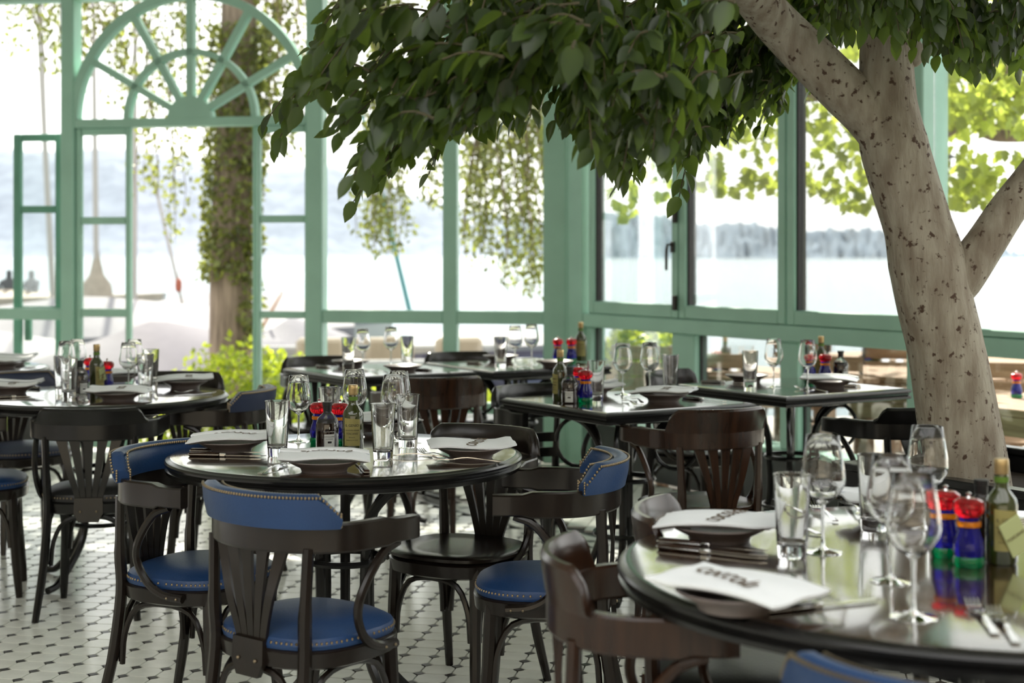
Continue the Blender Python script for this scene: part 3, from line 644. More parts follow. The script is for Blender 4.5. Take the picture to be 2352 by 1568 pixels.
# prototypes are mesh data shared by every copy
PRO = {}
def proto_parts():
    def lp(prof, n=28, **k): return MB().lathe(prof, n, **k)
    PRO['tumbler'] = [('body', lp([(0.001,0.0),(0.0255,0.0),(0.027,0.004),(0.0345,0.152),(0.0350,0.154),(0.0335,0.1545),(0.0325,0.152),(0.0262,0.030),(0.022,0.024),(0.001,0.022)]).mesh('tumbler', GLASS, angle=50), []),]
    PRO['wine'] = [('bowl', lp([(0.0042,0.088),(0.012,0.094),(0.028,0.106),(0.0395,0.124),(0.0415,0.136),(0.0400,0.155),(0.0345,0.190),(0.0305,0.216),(0.0298,0.2168),(0.0293,0.216),(0.0333,0.190),(0.0388,0.155),(0.0402,0.136),(0.0382,0.125),(0.027,0.108),(0.012,0.0965),(0.001,0.0945)]).mesh('bowl', GLASS, angle=60), []),
                   ('stem', lp([(0.0042,0.088),(0.0035,0.07),(0.0032,0.03),(0.0042,0.012),(0.010,0.0055)], 14).mesh('stem', GLASS, angle=60), []),
                   ('foot', lp([(0.010,0.0055),(0.024,0.0028),(0.035,0.0014),(0.0355,0.0),(0.001,0.0)]).mesh('foot', GLASS, angle=60), [])]
    # olive oil bottle
    bt = lp([(0.001,0.0),(0.0285,0.0),(0.031,0.004),(0.031,0.115),(0.0285,0.128),(0.017,0.143),(0.0135,0.150),(0.0130,0.176),(0.001,0.176)]).mesh('glass_body', OILGL, angle=50)
    cap = lp([(0.0132,0.176),(0.0140,0.178),(0.0136,0.184),(0.0143,0.186),(0.0138,0.191),(0.0143,0.193),(0.0140,0.204),(0.0125,0.206),(0.001,0.206)], 20).mesh('cap', GOLDCAP)
    band = lp([(0.0134,0.160),(0.0139,0.160),(0.0139,0.171),(0.0134,0.171)], 20).mesh('neck_band', GREENB)
    lab = shell(MB(), 0.0316, -1.05, 0.55, 0.028, 0.110, 0.106).mesh('label', LABELG, smooth=True)
    tx = []
    for s_, sz, z in (('IL GENIO', 0.0105, 0.088), ('OLIO EXTRA VERGINE', 0.0044, 0.074), ('TOSCANO', 0.0075, 0.064), ('DI OLIVA', 0.0045, 0.053), ('PRODOTTO IN ITALIA', 0.0036, 0.045)):
        tx.append(('lettering', wrap(text_mesh(s_, sz, PRINTK), 0.0318, z, -0.25), []))
    PRO['oil'] = [('glass_body', bt, []), ('cap', cap, []), ('neck_band', band, []), ('label', lab, tx)]
    tg = MB().cbox(-0.014, 0.014, -0.0006, 0.0006, -0.045, -0.003, 0.0003); tm = tg.mesh('hang_tag', TAGM, smooth=False)
    PRO['tagtext'] = text_mesh('TOSCANO', 0.0055, PRINT); PRO['tag'] = tm
    # balsamic bottle: round shoulders, black stopper
    bb = lp([(0.001,0.0),(0.033,0.0),(0.0355,0.004),(0.0358,0.078),(0.0345,0.084)], 28).mesh('glass_body', BALS, angle=50)
    sh = lp([(0.0345,0.084),(0.030,0.098),(0.018,0.110),(0.0125,0.116),(0.0125,0.122),(0.001,0.122)], 28).mesh('shoulder', CLEARB, angle=50)
    cp = lp([(0.0132,0.118),(0.0135,0.120),(0.0135,0.136),(0.0155,0.137),(0.0155,0.148),(0.001,0.149)], 18).mesh('stopper', BLACKCAP)
    lb = shell(MB(), 0.0362, -0.30, 0.62, 0.006, 0.050).mesh('label', LABELW)
    t2_ = [('lettering', wrap(text_mesh('ACETO BALSAMICO', 0.0042, PRINTK), 0.0364, 0.042, 0.16), []), ('lettering', wrap(text_mesh('DI MODENA', 0.0042, PRINTK), 0.0364, 0.035, 0.16), []),
           ('bar', shell(MB(), 0.0364, 0.0, 0.34, 0.022, 0.028).mesh('bar', PRINTK), [])]
    PRO['balsamic'] = [('glass_body', bb, []), ('shoulder', sh, []), ('stopper', cp, []), ('label', lb, t2_),
                       ('lettering', wrap(text_mesh('SOCIETA AGRICOLA', 0.0036, LABELW), 0.0361, 0.058, 0.16), []),
                       ('drop_mark', shell(MB(), 0.0361, 0.13, 0.20, 0.065, 0.073).mesh('drop_mark', LABELW), [])]
    # mill: green foot, blue waisted body, orange collar, red knob head
    PRO['mill'] = [('foot', lp([(0.001,0.0),(0.026,0.0),(0.0285,0.006),(0.0285,0.014),(0.026,0.019),(0.001,0.0192)], 20).mesh('foot', GREENA), []),
                   ('body', lp([(0.001,0.0194),(0.0262,0.0194),(0.0275,0.030),(0.0265,0.045),(0.0205,0.062),(0.0185,0.072),(0.001,0.0722)], 20).mesh('body', BLUEA), []),
                   ('collar', lp([(0.001,0.0724),(0.0215,0.0724),(0.0225,0.077),(0.0215,0.082),(0.001,0.0822)], 20).mesh('collar', ORANGE), []),
                   ('neck', lp([(0.001,0.0824),(0.0185,0.0824),(0.019,0.089),(0.001,0.0892)], 20).mesh('neck', BLUEA), []),
                   ('head', lp([(0.001,0.0894),(0.019,0.0894),(0.0265,0.097),(0.0285,0.106),(0.0265,0.116),(0.0185,0.122),(0.001,0.1225)], 20).mesh('head', RED), []),
                   ('finial', lp([(0.001,0.1225),(0.0045,0.1225),(0.003,0.127),(0.005,0.131),(0.001,0.134)], 10).mesh('finial', STEEL), [])]
    # plate
    PRO['plate'] = lp([(0.001,0.0),(0.058,0.0),(0.060,0.003),(0.062,0.010),(0.089,0.024),(0.095,0.029),(0.0945,0.0312),(0.091,0.031),(0.080,0.025),(0.055,0.015),(0.001,0.013)], 40).mesh('plate', PLATE, angle=50)
    # knife and fork, lying along +x
    kb = MB(); pts = [(0.0,-0.006),(0.075,-0.009),(0.105,-0.006),(0.118,0.004),(0.09,0.007),(0.0,0.006)]
    kb.prism(pts, 0.0035, 0.0052); PRO['blade'] = kb.mesh('blade', STEEL, smooth=False)
    PRO['bolster'] = MB().cbox(-0.014, 0.004, -0.0075, 0.0075, 0.0005, 0.0105, 0.002).mesh('bolster', STEEL)
    PRO['khandle'] = MB().cbox(-0.102, -0.014, -0.008, 0.008, 0.0, 0.0115, 0.003).mesh('handle', WOODBR)
    PRO['kspine'] = MB().cbox(-0.1035, -0.0145, -0.0085, 0.0085, 0.004, 0.0068, 0.0008).mesh('tang', STEEL)
    fk = MB(); pth = smooth_path([(-0.105,0,0.003),(-0.06,0,0.007),(-0.01,0,0.011),(0.03,0,0.006),(0.05,0,0.005)], 3)
    fk.sweep(pth, [(-0.006,-0.0012),(0.006,-0.0012),(0.006,0.0012),(-0.006,0.0012)], (0,0,1), [(1.1,1),(1.0,1),(.9,1),(.7,1),(.55,1),(.45,1),(.4,1),(.45,1),(.6,1),(1.2,1),(1.8,1),(2.0,1),(2.0,1)]) ; PRO['fhandle'] = fk.mesh('handle', STEEL)
    PRO['tine'] = MB().sweep(smooth_path([(0.048,0,0.005),(0.07,0,0.006),(0.088,0,0.013)], 3), [(-0.0016,-0.001),(0.0016,-0.001),(0.0016,0.001),(-0.0016,0.001)], (0,0,1), [1,1,1,.9,.8,.7,.5]).mesh('tine', STEEL)
    # napkin: folded linen, a few variants
    for v in range(3):
        b = MB(); nx, ny, hx, hy, th = 16, 10, 0.118, 0.078, 0.014; rr = random.Random(v + 3); ph = rr.random()*6
        def top(u, w_):
            x, y = u*hx, w_*hy; d = max(0, abs(u) - 0.62)
            return 0.012*math.sin(u*2.2 + ph)*0.35 + 0.018*d*(1 if (u > 0) == (v != 1) else -0.6) + 0.0015*math.sin(w_*5 + ph)
        rows = []
        for L in range(2):
            for i in range(nx + 1):
                for j in range(ny + 1):
                    u, w_ = -1 + 2*i/nx, -1 + 2*j/ny; rd = 0.0 if (abs(u) < 1 and abs(w_) < 1) else 0.35
                    rows.append((u*hx, w_*hy, top(u, w_) + (th*(1 - rd) if L else th*rd)))
        b.v = rows; q = (nx+1)*(ny+1); g = lambda L, i, j: L*q + i*(ny+1) + j
        for i in range(nx):
            for j in range(ny): b.f += [(g(1,i,j), g(1,i+1,j), g(1,i+1,j+1), g(1,i,j+1)), (g(0,i,j), g(0,i,j+1), g(0,i+1,j+1), g(0,i+1,j))]
        for i in range(nx): b.f += [(g(0,i,0), g(0,i+1,0), g(1,i+1,0), g(1,i,0)), (g(0,i,ny), g(1,i,ny), g(1,i+1,ny), g(0,i+1,ny))]
        for j in range(ny): b.f += [(g(0,0,j), g(1,0,j), g(1,0,j+1), g(0,0,j+1)), (g(0,nx,j), g(0,nx,j+1), g(1,nx,j+1), g(1,nx,j))]
        PRO['napkin%d' % v] = (b.mesh('napkin', LINEN, angle=60), top, th, hx, hy)
        # rolled upper fold along one long edge
        f = MB(); pp = [(-hx*0.98 + 2*hx*0.98*i/12, hy*0.60, 0) for i in range(13)]
        f.sweep([(x, y, top(x/hx, 0.6) + th + 0.002) for x, y, _ in pp], [(-0.026,-0.003),(0.026,-0.003),(0.0285,0.0005),(0.026,0.004),(-0.026,0.003),(-0.028,0.0)], (0,0,1)); PRO['fold%d' % v] = f.mesh('fold', LINEN, angle=60)
        t = text_mesh('coccola', 0.034, PRINT); hw = max(abs(p.co.x) for p in t.vertices)
        for p in t.vertices: x, y, z = p.co; k_ = 0.070/hw; X, Y = 0.012 - y*k_*1.35, -0.002 + x*k_; p.co = (X, Y, top(X/hx, Y/hy) + th*1.0 + 0.0018 + z)
        PRO['text%d' % v] = t
proto_parts()
def inst(name, parts, loc, rz, label, cat, group, scale=1.0):
    t = thing(name, label, cat, loc, rz, group); t.scale = (scale,)*3
    for nm, me, subs in parts:
        o = put(nm, me, t)
        for n2, m2, _ in subs: put(n2, m2, o)
    return t
def T(px, py): p = at(px, py, 0.75); return (p.x, p.y, ZT0)
def tumbler(px, py, lb): return inst('tumbler', PRO['tumbler'], T(px, py), R.random()*6, 'tall clear water tumbler ' + lb, 'glass', 'water tumblers')
def wine(px, py, lb, s=1.0): return inst('wine_glass', PRO['wine'], T(px, py), R.random()*6, 'stemmed clear wine glass ' + lb, 'wine glass', 'wine glasses', s)
def oil(px, py, lb, rz=0.0, tagrot=None, s=1.0):
    t = inst('oil_bottle', PRO['oil'], T(px, py), rz, 'gold-capped oil bottle ' + lb, 'bottle', 'olive oil bottles', s)
    if tagrot is not None:
        g = put('hang_tag', PRO['tag'], t, tagrot[0], tagrot[1]); g.scale = (tagrot[2],)*3; put('lettering', PRO['tagtext'], g, (0, -0.0009, -0.024), (PI/2, 0, 0))
    return t
def balsamic(px, py, lb, rz=0.0, s=1.0): return inst('vinegar_bottle', PRO['balsamic'], T(px, py), rz, 'squat dark vinegar bottle ' + lb, 'bottle', 'vinegar bottles', s)
def mill(px, py, lb, s=1.0): return inst('pepper_mill', PRO['mill'], T(px, py), R.random()*6, 'red headed blue and green mill ' + lb, 'mill', 'coloured mills', s)
ROT = [0]
def setting(px, py, rz, lb, text=True, v=None, trz=None, nap=True, fold=True, s=1.0):
    x, y, z = T(px, py)
    p = put('plate', PRO['plate'], None, (x, y, z), (0, 0, 0), (s,)*3); tag(p, 'grey stoneware plate ' + lb, 'plate', 'stoneware plates')
    if not nap: return
    v = ROT[0] % 3 if v is None else v; ROT[0] += 1
    me, top, th, hx, hy = PRO['napkin%d' % v]
    n = thing('napkin', 'folded white napkin on the plate ' + lb, 'napkin', (x, y, z + 0.0325), rz, 'folded napkins'); n.scale = (s,)*3
    put('cloth', me, n)
    if fold: put('fold', PRO['fold%d' % v], n)
    if text: put('lettering', PRO['text%d' % v], n, None, (0, 0, trz or 0))
def lay_along(px0, py0, px1, py1):
    a, b = at(px0, py0, 0.75), at(px1, py1, 0.75); m_ = (a + b)/2; return (m_.x, m_.y, ZT0), math.atan2(b.y - a.y, b.x - a.x)
def knife(p0, p1, lb):                       # handle end first
    loc, rz = lay_along(*p0, *p1)
    return inst('table_knife', [('blade', PRO['blade'], []), ('bolster', PRO['bolster'], []), ('handle', PRO['khandle'], [('tang', PRO['kspine'], [])])], loc, rz, 'steak knife ' + lb, 'knife', 'table knives')
def fork(p0, p1, lb):
    loc, rz = lay_along(*p0, *p1); t = thing('table_fork', 'polished steel fork ' + lb, 'fork', loc, rz, 'table forks')
    put('handle', PRO['fhandle'], t)
    for i in range(4): put('tine', PRO['tine'], t, (0, (i - 1.5)*0.0062, 0))
    return t
# ---- middle round table
M_ = 'of the middle round table'
setting(530, 1036, 0.08, 'at the left ' + M_, v=0, trz=1.2); setting(745, 1082, 0.10, 'at the front ' + M_, v=1, trz=1.35); setting(1082, 1051, 0.12, 'at the right ' + M_, v=2, fold=False, trz=-0.35); setting(872, 988, 0.5, 'at the back ' + M_, v=1, text=False)
tumbler(637, 1047, 'beside the left plate ' + M_); tumbler(880, 1056, 'right of the oil bottle, nearest on the middle table'); tumbler(937, 1027, 'before the wine glasses, right on the middle table'); tumbler(757, 1005, 'behind the vinegar bottle on the middle table')
wine(686, 1014, 'between tumbler and vinegar bottle on the middle table', 0.92); wine(815, 1001, 'behind the oil bottle on the middle table', 0.95); wine(903, 1012, 'nearer of the pair, right on the middle table', 0.92); wine(916, 999, 'farther of the pair, right on the middle table', 0.92)
balsamic(752, 1031, 'on the middle table', 0.15, 0.92); oil(811, 1043, 'on the middle table', 0.25, None, 0.95); mill(733, 1018, 'left of the vinegar bottle on the middle table'); mill(781, 1020, 'between the two bottles on the middle table')
knife((420, 1047), (612, 1050), 'nearer of the pair before the left plate ' + M_); knife((425, 1038), (610, 1042), 'farther of the pair before the left plate ' + M_)
fork((602, 1088), (668, 1066), 'left of the front plate ' + M_); knife((846, 1092), (818, 1062), 'right of the front plate ' + M_)
fork((1055, 1062), (945, 1035), 'left of the right plate ' + M_); fork((1120, 1061), (1010, 1058), 'before the right plate ' + M_)
fork((975, 1050), (890, 1050), 'under the tumblers ' + M_)
# ---- left round table
M_ = 'of the left round table'
setting(272, 919, 0.05, 'at the front ' + M_, text=True, v=1); setting(425, 890, 0.2, 'at the right ' + M_, v=0); setting(25, 903, 0.1, 'at the left edge ' + M_, v=2); setting(270, 876, 0.5, 'at the back ' + M_, v=1, text=False)
tumbler(143, 905, 'at the left group on the left table'); tumbler(158, 913, 'before the vinegar bottle on the left table'); tumbler(334, 899, 'at the right group, nearer, on the left table'); tumbler(347, 884, 'at the right group, farther, on the left table')
wine(178, 886, 'behind the vinegar bottle on the left table', 0.92); wine(152, 892, 'behind the left tumblers on the left table', 0.92); wine(295, 897, 'nearer of the pair right on the left table', 0.92); wine(309, 886, 'farther of the pair right on the left table', 0.92)
balsamic(184, 905, 'on the left table', 0.6, 0.92); oil(222, 900, 'on the left table', 1.2, ((-0.012, -0.034, 0.11), (0.1, -0.35, 0.0), 1.5), 0.95); mill(246, 897, 'right of the oil bottle on the left table'); mill(207, 887, 'behind the bottles on the left table')
fork((190, 928), (168, 905), 'left of the front plate ' + M_); fork((205, 929), (184, 906), 'beside another fork, front ' + M_); knife((0, 915), (68, 912), 'before the left edge plate ' + M_); fork((365, 922), (345, 900), 'right of the front plate ' + M_); fork((490, 898), (398, 905), 'before the right plate ' + M_)
knife((85, 893), (45, 887), 'behind the left edge plate ' + M_)
# ---- table cut by the left edge
pt = (28, 836); setting(28, 836, 0.1, 'on the far table at the left edge', text=False); setting(5, 846, -0.3, 'nearer on the far table at the left edge', text=False); fork((40, 850), (95, 842), 'on the far table at the left edge')
# ---- square oil-bottle table
M_ = 'of the square oil-bottle table'
setting(1524, 921, -0.35, 'at the front ' + M_, v=0); setting(1360, 905, 0.2, 'behind ' + M_[3:], text=False)
wine(1430, 906, 'with the left bowl on the square oil-bottle table', 0.95); wine(1492, 903, 'behind the plate on the square oil-bottle table', 0.95); tumbler(1540, 901, 'behind the plate on the square oil-bottle table'); tumbler(1369, 920, 'right of the mills on the square oil-bottle table')
oil(1287, 919, 'with a hanging card on the square oil-bottle table', -0.9, ((-0.026, -0.018, 0.10), (0.1, -0.5, 0.0), 1.5), 0.95); balsamic(1309, 925, 'on the square oil-bottle table', -0.3, 0.92); mill(1345, 924, 'nearer of two on the square oil-bottle table'); mill(1328, 915, 'farther of two on the square oil-bottle table')
fork((1487, 932), (1440, 910), 'left of the plate ' + M_); fork((1470, 936), (1420, 915), 'beside another fork left of the plate ' + M_); knife((1588, 917), (1640, 922), 'right of the plate ' + M_)
# ---- trunk-side square table
M_ = 'of the trunk-side square table'
setting(1905, 890, -0.3, 'at the front ' + M_, v=1, text=False); setting(1715, 876, 0.3, 'at the back ' + M_, nap=False)
wine(1777, 889, 'in the middle of the square table by the trunk', 0.95); wine(1855, 894, 'before the mills on the square table by the trunk', 0.95); tumbler(1723, 889, 'on the square table by the trunk')
mill(1860, 878, 'left one on the square table by the trunk'); mill(1895, 876, 'right one on the square table by the trunk'); oil(1886, 872, 'on the square table by the trunk', 0, None, 0.95); balsamic(1931, 876, 'on the square table by the trunk', 0.4, 0.92)
knife((1628, 879), (1700, 881), 'left on the square table by the trunk'); fork((1890, 900), (1830, 893), 'before the plate ' + M_); knife((1945, 888), (2005, 889), 'right of the plate ' + M_)
# ---- lake front square table
M_ = 'of the lake front square table'
setting(925, 853, 0.1, 'at the front ' + M_, nap=False); setting(805, 841, 0.1, 'at the back ' + M_, nap=False)
tumbler(800, 846, 'left on the lake front square table'); tumbler(935, 842, 'right on the lake front square table'); wine(833, 849, 'left on the lake front square table', 0.92); wine(898, 842, 'right on the lake front square table', 0.92)
knife((733, 843), (780, 847), 'left ' + M_); fork((900, 860), (840, 850), 'before the plate ' + M_); knife((970, 851), (1010, 853), 'right of the plate ' + M_)
# ---- corner square table
M_ = 'of the corner square table'
setting(1274, 842, 0.1, 'at the front ' + M_, nap=False); setting(1150, 829, 0.1, 'at the back ' + M_, nap=False)
tumbler(1150, 845, 'on the corner square table'); wine(1183, 842, 'left on the corner square table', 0.95); wine(1221, 837, 'right on the corner square table', 0.95)
mill(1281, 831, 'left one on the corner square table'); mill(1312, 831, 'right one on the corner square table'); oil(1334, 829, 'on the corner square table', 0.2, None, 1.0)
fork((1230, 850), (1195, 842), 'before the plates ' + M_); knife((1085, 835), (1125, 838), 'left ' + M_)
# ---- large foreground table
M_ = 'of the large foreground table'
setting(1652, 1240, -0.28, 'at the left ' + M_, v=0, fold=False, s=1.0, trz=-0.32); setting(1692, 1398, -0.75, 'at the front left ' + M_, v=1, fold=False, s=1.03, trz=-1.91); setting(2060, 1185, 0.0, 'at the back ' + M_, v=1, text=False)
wine(1890, 1268, 'behind the left tumbler on the large foreground table', 1.02); wine(2098, 1418, 'nearest the viewer on the large foreground table', 1.02); wine(2046, 1335, 'second nearest on the large foreground table', 1.0); wine(2130, 1226, 'before the tree trunk on the large foreground table', 1.0)
tumbler(1819, 1280, 'beside the plates on the large foreground table'); tumbler(2008, 1218, 'at the back of the large foreground table')
mill(2225, 1300, 'nearer of two on the large foreground table', 1.0); mill(2172, 1278, 'farther of two on the large foreground table', 1.0); oil(2300, 1292, 'with a hanging card on the large foreground table', 0.3, ((-0.012, -0.036, 0.095), (0.05, -0.5, 0.0), 1.75), 0.92); balsamic(2254, 1262, 'on the large foreground table', 0.2, 0.9)
knife((1495, 1258), (1760, 1288), 'nearer of the pair before the left plate ' + M_); knife((1497, 1246), (1762, 1270), 'farther of the pair before the left plate ' + M_)
knife((1748, 1412), (2010, 1382), 'before the front left plate ' + M_)
fork((2300, 1478), (2215, 1372), 'left one nearest the viewer on the large foreground table'); fork((2352, 1505), (2262, 1384), 'right one nearest the viewer on the large foreground table'); fork((1865, 1225), (1760, 1195), 'right of the left plate ' + M_)
fork((1920, 1200), (1860, 1160), 'behind the tall wine glass ' + M_); fork((1945, 1155), (1995, 1200), 'beside the back tumbler ' + M_)
mc = thing('menu_card', 'cream printed sheet at the right edge of the large foreground table', 'menu', T(2405, 1215), 0.25)
MB().cbox(-0.085, 0.085, -0.12, 0.12, 0.0, 0.0015, 0.0005).build('sheet', mat('cream_paper', (0.62, 0.57, 0.44), 0.8), mc, smooth=False)
for i in range(9): put('lettering', text_mesh(('Antipasti', 'Insalata mista', 'Bruschetta', 'Carpaccio', 'Primi', 'Risotto', 'Tagliatelle', 'Ravioli', 'Dolci')[i], 0.012, PRINTK), mc, (0, 0.10 - i*0.024, 0.0018))
# ================================================================== indoor tree in its planter
BARK = mat('pale_bark', (0.38, 0.345, 0.28), 0.8, c2=(0.23, 0.19, 0.145), vscale=9, stretch=(3, 3, 0.7), bump=0.5, bscale=45)
nt = BARK.node_tree; b_ = nt.nodes['Principled BSDF']
vo = nt.nodes.new('ShaderNodeTexNoise'); vo.inputs['Scale'].default_value = 42; vo.inputs['Detail'].default_value = 3
tcx = nt.nodes.new('ShaderNodeTexCoord'); nt.links.new(tcx.outputs['Object'], vo.inputs['Vector'])
rp_ = nt.nodes.new('ShaderNodeValToRGB'); rp_.color_ramp.elements[0].position = 0.60; rp_.color_ramp.elements[1].position = 0.67; nt.links.new(vo.outputs[0], rp_.inputs[0])
mxc = nt.nodes.new('ShaderNodeMix'); mxc.data_type = 'RGBA'; src = b_.inputs['Base Color'].links[0].from_socket
nt.links.new(rp_.outputs[0], mxc.inputs[0]); nt.links.new(src, mxc.inputs[6]); mxc.inputs[7].default_value = (0.07, 0.04, 0.025, 1); nt.links.new(mxc.outputs[2], b_.inputs['Base Color'])
YT = 4.75
def tp(px, py, Y=YT): return dep(px, py, Y)
def limb(b, pts, n=16, sub=5):          # pts: (px, py, half width px, depth)
    P = smooth_path([tp(p[0], p[1], p[3] if len(p) > 3 else YT) for p in pts], sub); rr = []
    for i in range(len(P)):
        k_ = i/sub; j = min(int(k_), len(pts) - 2); q = k_ - j; a, c = pts[j], pts[j+1]
        w_ = a[2] + (c[2] - a[2])*q; rr.append(w_*P[i].y/F)
    b.tube(P, rr, n, up=(0, 1, 0)); return P
tree = thing('ficus_tree', 'indoor fig tree with pale speckled trunk and drooping dark leaves', 'tree', (tp(2220, 1110).x, YT, 0))
def tparent(b, name, m, **k):
    o = b.build(name, m, tree, **k); o.matrix_parent_inverse = Matrix.Translation(-Vector(tree.location)); return o
tk = MB(); limb(tk, [(2238, 1330, 116), (2222, 1110, 98), (2200, 960, 93), (2172, 800, 87), (2148, 700, 87), (2128, 600, 88), (2108, 520, 78), (2080, 430, 78), (2052, 330, 78), (2040, 240, 66), (2036, 150, 62), (2040, 60, 62), (2050, -60, 60), (2060, -260, 52), (2080, -420, 40)])
tparent(tk, 'trunk', BARK)
l1 = MB(); limb(l1, [(2060, 345, 62), (2005, 270, 62), (1935, 205, 58), (1860, 130, 56), (1790, 60, 52), (1700, -40, 46, 4.55), (1590, -140, 40, 4.2), (1430, -230, 32, 3.8), (1200, -300, 24, 3.5), (950, -330, 16, 3.4)])
tparent(l1, 'limb', BARK)
l2 = MB(); limb(l2, [(2150, 700, 50), (2205, 640, 52), (2262, 560, 46), (2315, 480, 43), (2370, 410, 42), (2450, 300, 40), (2540, 150, 34), (2580, -100, 26)])
tparent(l2, 'limb', BARK)
kn = MB().ball(tp(2098, 122, YT - 0.02), 0.036, 14, 10, 1.25); tparent(kn, 'knot', BARK)
# leaves
TWIGM = mat('green_twig', (0.07, 0.06, 0.03), 0.7)
LEAF = leafmat('fig_leaf', (0.030, 0.050, 0.018), (0.26, 0.38, 0.05), 0.36, 0.32, 0.4)
def leaf_geo():
    b = MB(); st = [(0.0, 0.0), (0.10, 0.16), (0.28, 0.26), (0.50, 0.27), (0.72, 0.19), (0.88, 0.08), (1.0, 0.0)]
    for x, w_ in st: d = -0.10*x*x; b.v += [(x, -w_, d + w_*0.35), (x, 0, d), (x, w_, d + w_*0.35)]
    for i in range(len(st) - 1): b.f += [(i*3, i*3+1, i*3+4, i*3+3), (i*3+1, i*3+2, i*3+5, i*3+4)]
    return b
LG = leaf_geo(); LME = LG.mesh('leaf', LEAF, angle=60)
def leafM(p, d, s_, roll, droop=0.0):
    d = Vector(d).normalized(); u = Vector((0, 0, 1)); sdv = d.cross(u); 
    if sdv.length < 1e-3: sdv = Vector((1, 0, 0))
    sdv.normalize(); up = sdv.cross(d); q = Quaternion(d, roll)
    sdv, up = q @ sdv, q @ up
    m_ = Matrix((d, -sdv, up)).transposed().to_4x4()
    return Matrix.Translation(p) @ m_ @ Matrix.Scale(s_, 4)
outline = [(560, 150), (600, 300), (650, 330), (700, 250), (760, 260), (800, 420), (830, 460), (900, 400), (960, 340), (1000, 330), (1060, 330), (1150, 290), (1250, 260), (1330, 320), (1400, 380), (1440, 410), (1500, 360), (1545, 400), (1580, 380), (1640, 330), (1720, 310), (1760, 320), (1810, 230), (1865, 230), (1880, 140), (1930, 90), (2000, 60), (2060, 95), (2100, 110), (2160, 130), (2250, 180), (2300, 130), (2352, 150), (2450, 150)]
leaves = []; TW = MB(); RT = random.Random(11)
def twig(e, s0, n, size=(0.058, 0.088), sag=0.06):
    a, c = Vector(s0), Vector(e); L = (c - a).length
    pts = [a.lerp(c, i/8) + Vector((0, 0, sag*math.sin(PI*i/8))) for i in range(9)]
    TW.tube(pts, [0.0028*(1 - 0.75*i/8) + 0.0008 for i in range(9)], 5)
    d0 = (c - a).normalized()
    for i in range(n):
        q = 0.08 + 0.92*i/(n - 1); k_ = q*8; j = min(int(k_), 7); p = pts[j].lerp(pts[j+1], k_ - j)
        sg = 1 if i % 2 else -1; sdv = d0.cross(Vector((0, 0, 1))).normalized()
        d = d0*RT.uniform(0.3, 0.9) + sdv*sg*RT.uniform(0.2, 0.9) + Vector((RT.uniform(-.3, .3), RT.uniform(-.5, .5), RT.uniform(-1.0, 0.05)))
        leaves.append(leafM(p, d, RT.uniform(*size)*(0.75 + 0.25*(1 - q)), RT.uniform(-0.9, 0.9)))
for i in range(430):
    ex = RT.uniform(640, 1875)
    if ex < 830 and RT.random() < 0.55: continue
    if ex < 1000 and RT.random() < 0.2: continue
    yo = lerp(outline, ex); left = ex < 1080
    ey = yo - abs(RT.gauss(0, 1))*(95 if not left else 75) - (0 if i % 3 else 130*RT.random())
    Y = RT.uniform(2.95, 4.05) if ex < 1560 else RT.uniform(4.85, 5.25)
    ln = RT.uniform(150, 300)
    dx = (RT.uniform(0.75, 1.25) if left else RT.uniform(-0.2, 0.75))*ln; dy = RT.uniform(0.45, 0.85)*ln
    twig(dep(ex, ey, Y), dep(ex + dx, ey - dy, Y + RT.uniform(-0.15, 0.2)), RT.randint(13, 19))
for i in range(150):                                   # crown above the picture, thick over the middle
    ex = RT.uniform(820, 2300); ey = RT.uniform(-330, 30); Y = RT.uniform(3.0, 4.3) if ex < 1500 else RT.uniform(4.9, 5.4); ln = RT.uniform(140, 260)
    twig(dep(ex, ey, Y), dep(ex + RT.uniform(-.3, .8)*ln, ey - RT.uniform(.3, .8)*ln, Y), RT.randint(13, 18))
for i in range(105):                                   # right part of the crown
    ex = RT.uniform(1900, 2440); ey = lerp(outline, ex) - abs(RT.gauss(0, 1))*45; Y = RT.uniform(3.9, 4.6); ln = RT.uniform(110, 200)
    twig(dep(ex, ey, Y), dep(ex + RT.uniform(-.5, .6)*ln, ey - RT.uniform(.6, .95)*ln, Y), RT.randint(11, 15))
for (ex, ey, dx, dy, Y) in ((812, 462, 330, -250, 3.6), (605, 285, 300, -240, 3.7), (640, 330, 150, -190, 3.7), (985, 400, 120, -150, 3.7), (1560, 452, 70, -160, 3.7), (1425, 420, 60, -140, 3.7), (800, 235, 280, -190, 3.5), (860, 415, 220, -170, 3.7), (690, 245, 260, -230, 3.4)):
    twig(dep(ex, ey, Y), dep(ex + dx, ey + dy, Y + 0.05), 16)
tparent(TW, 'twig', TWIGM, kind='stuff')
def score(m_):
    p = m_.translation; px, py = CX + F*p.x/p.y, HY + F*(H - p.z)/p.y
    if not (-20 < px < 2370 and -20 < py < 600): return 9e9
    return p.y*1000 - (py - lerp(outline, px) + 60)*18
leaves.sort(key=score)
inv = Matrix.Translation(-Vector(tree.location))
for m_ in leaves[:300]:
    o = put('leaf', LME, tree); o.matrix_local = inv @ m_
rest = MB()
for m_ in leaves[300:]: rest.add([m_ @ Vector(v) for v in LG.v], LG.f)
tparent(rest, 'foliage', LEAF, kind='stuff', angle=60)
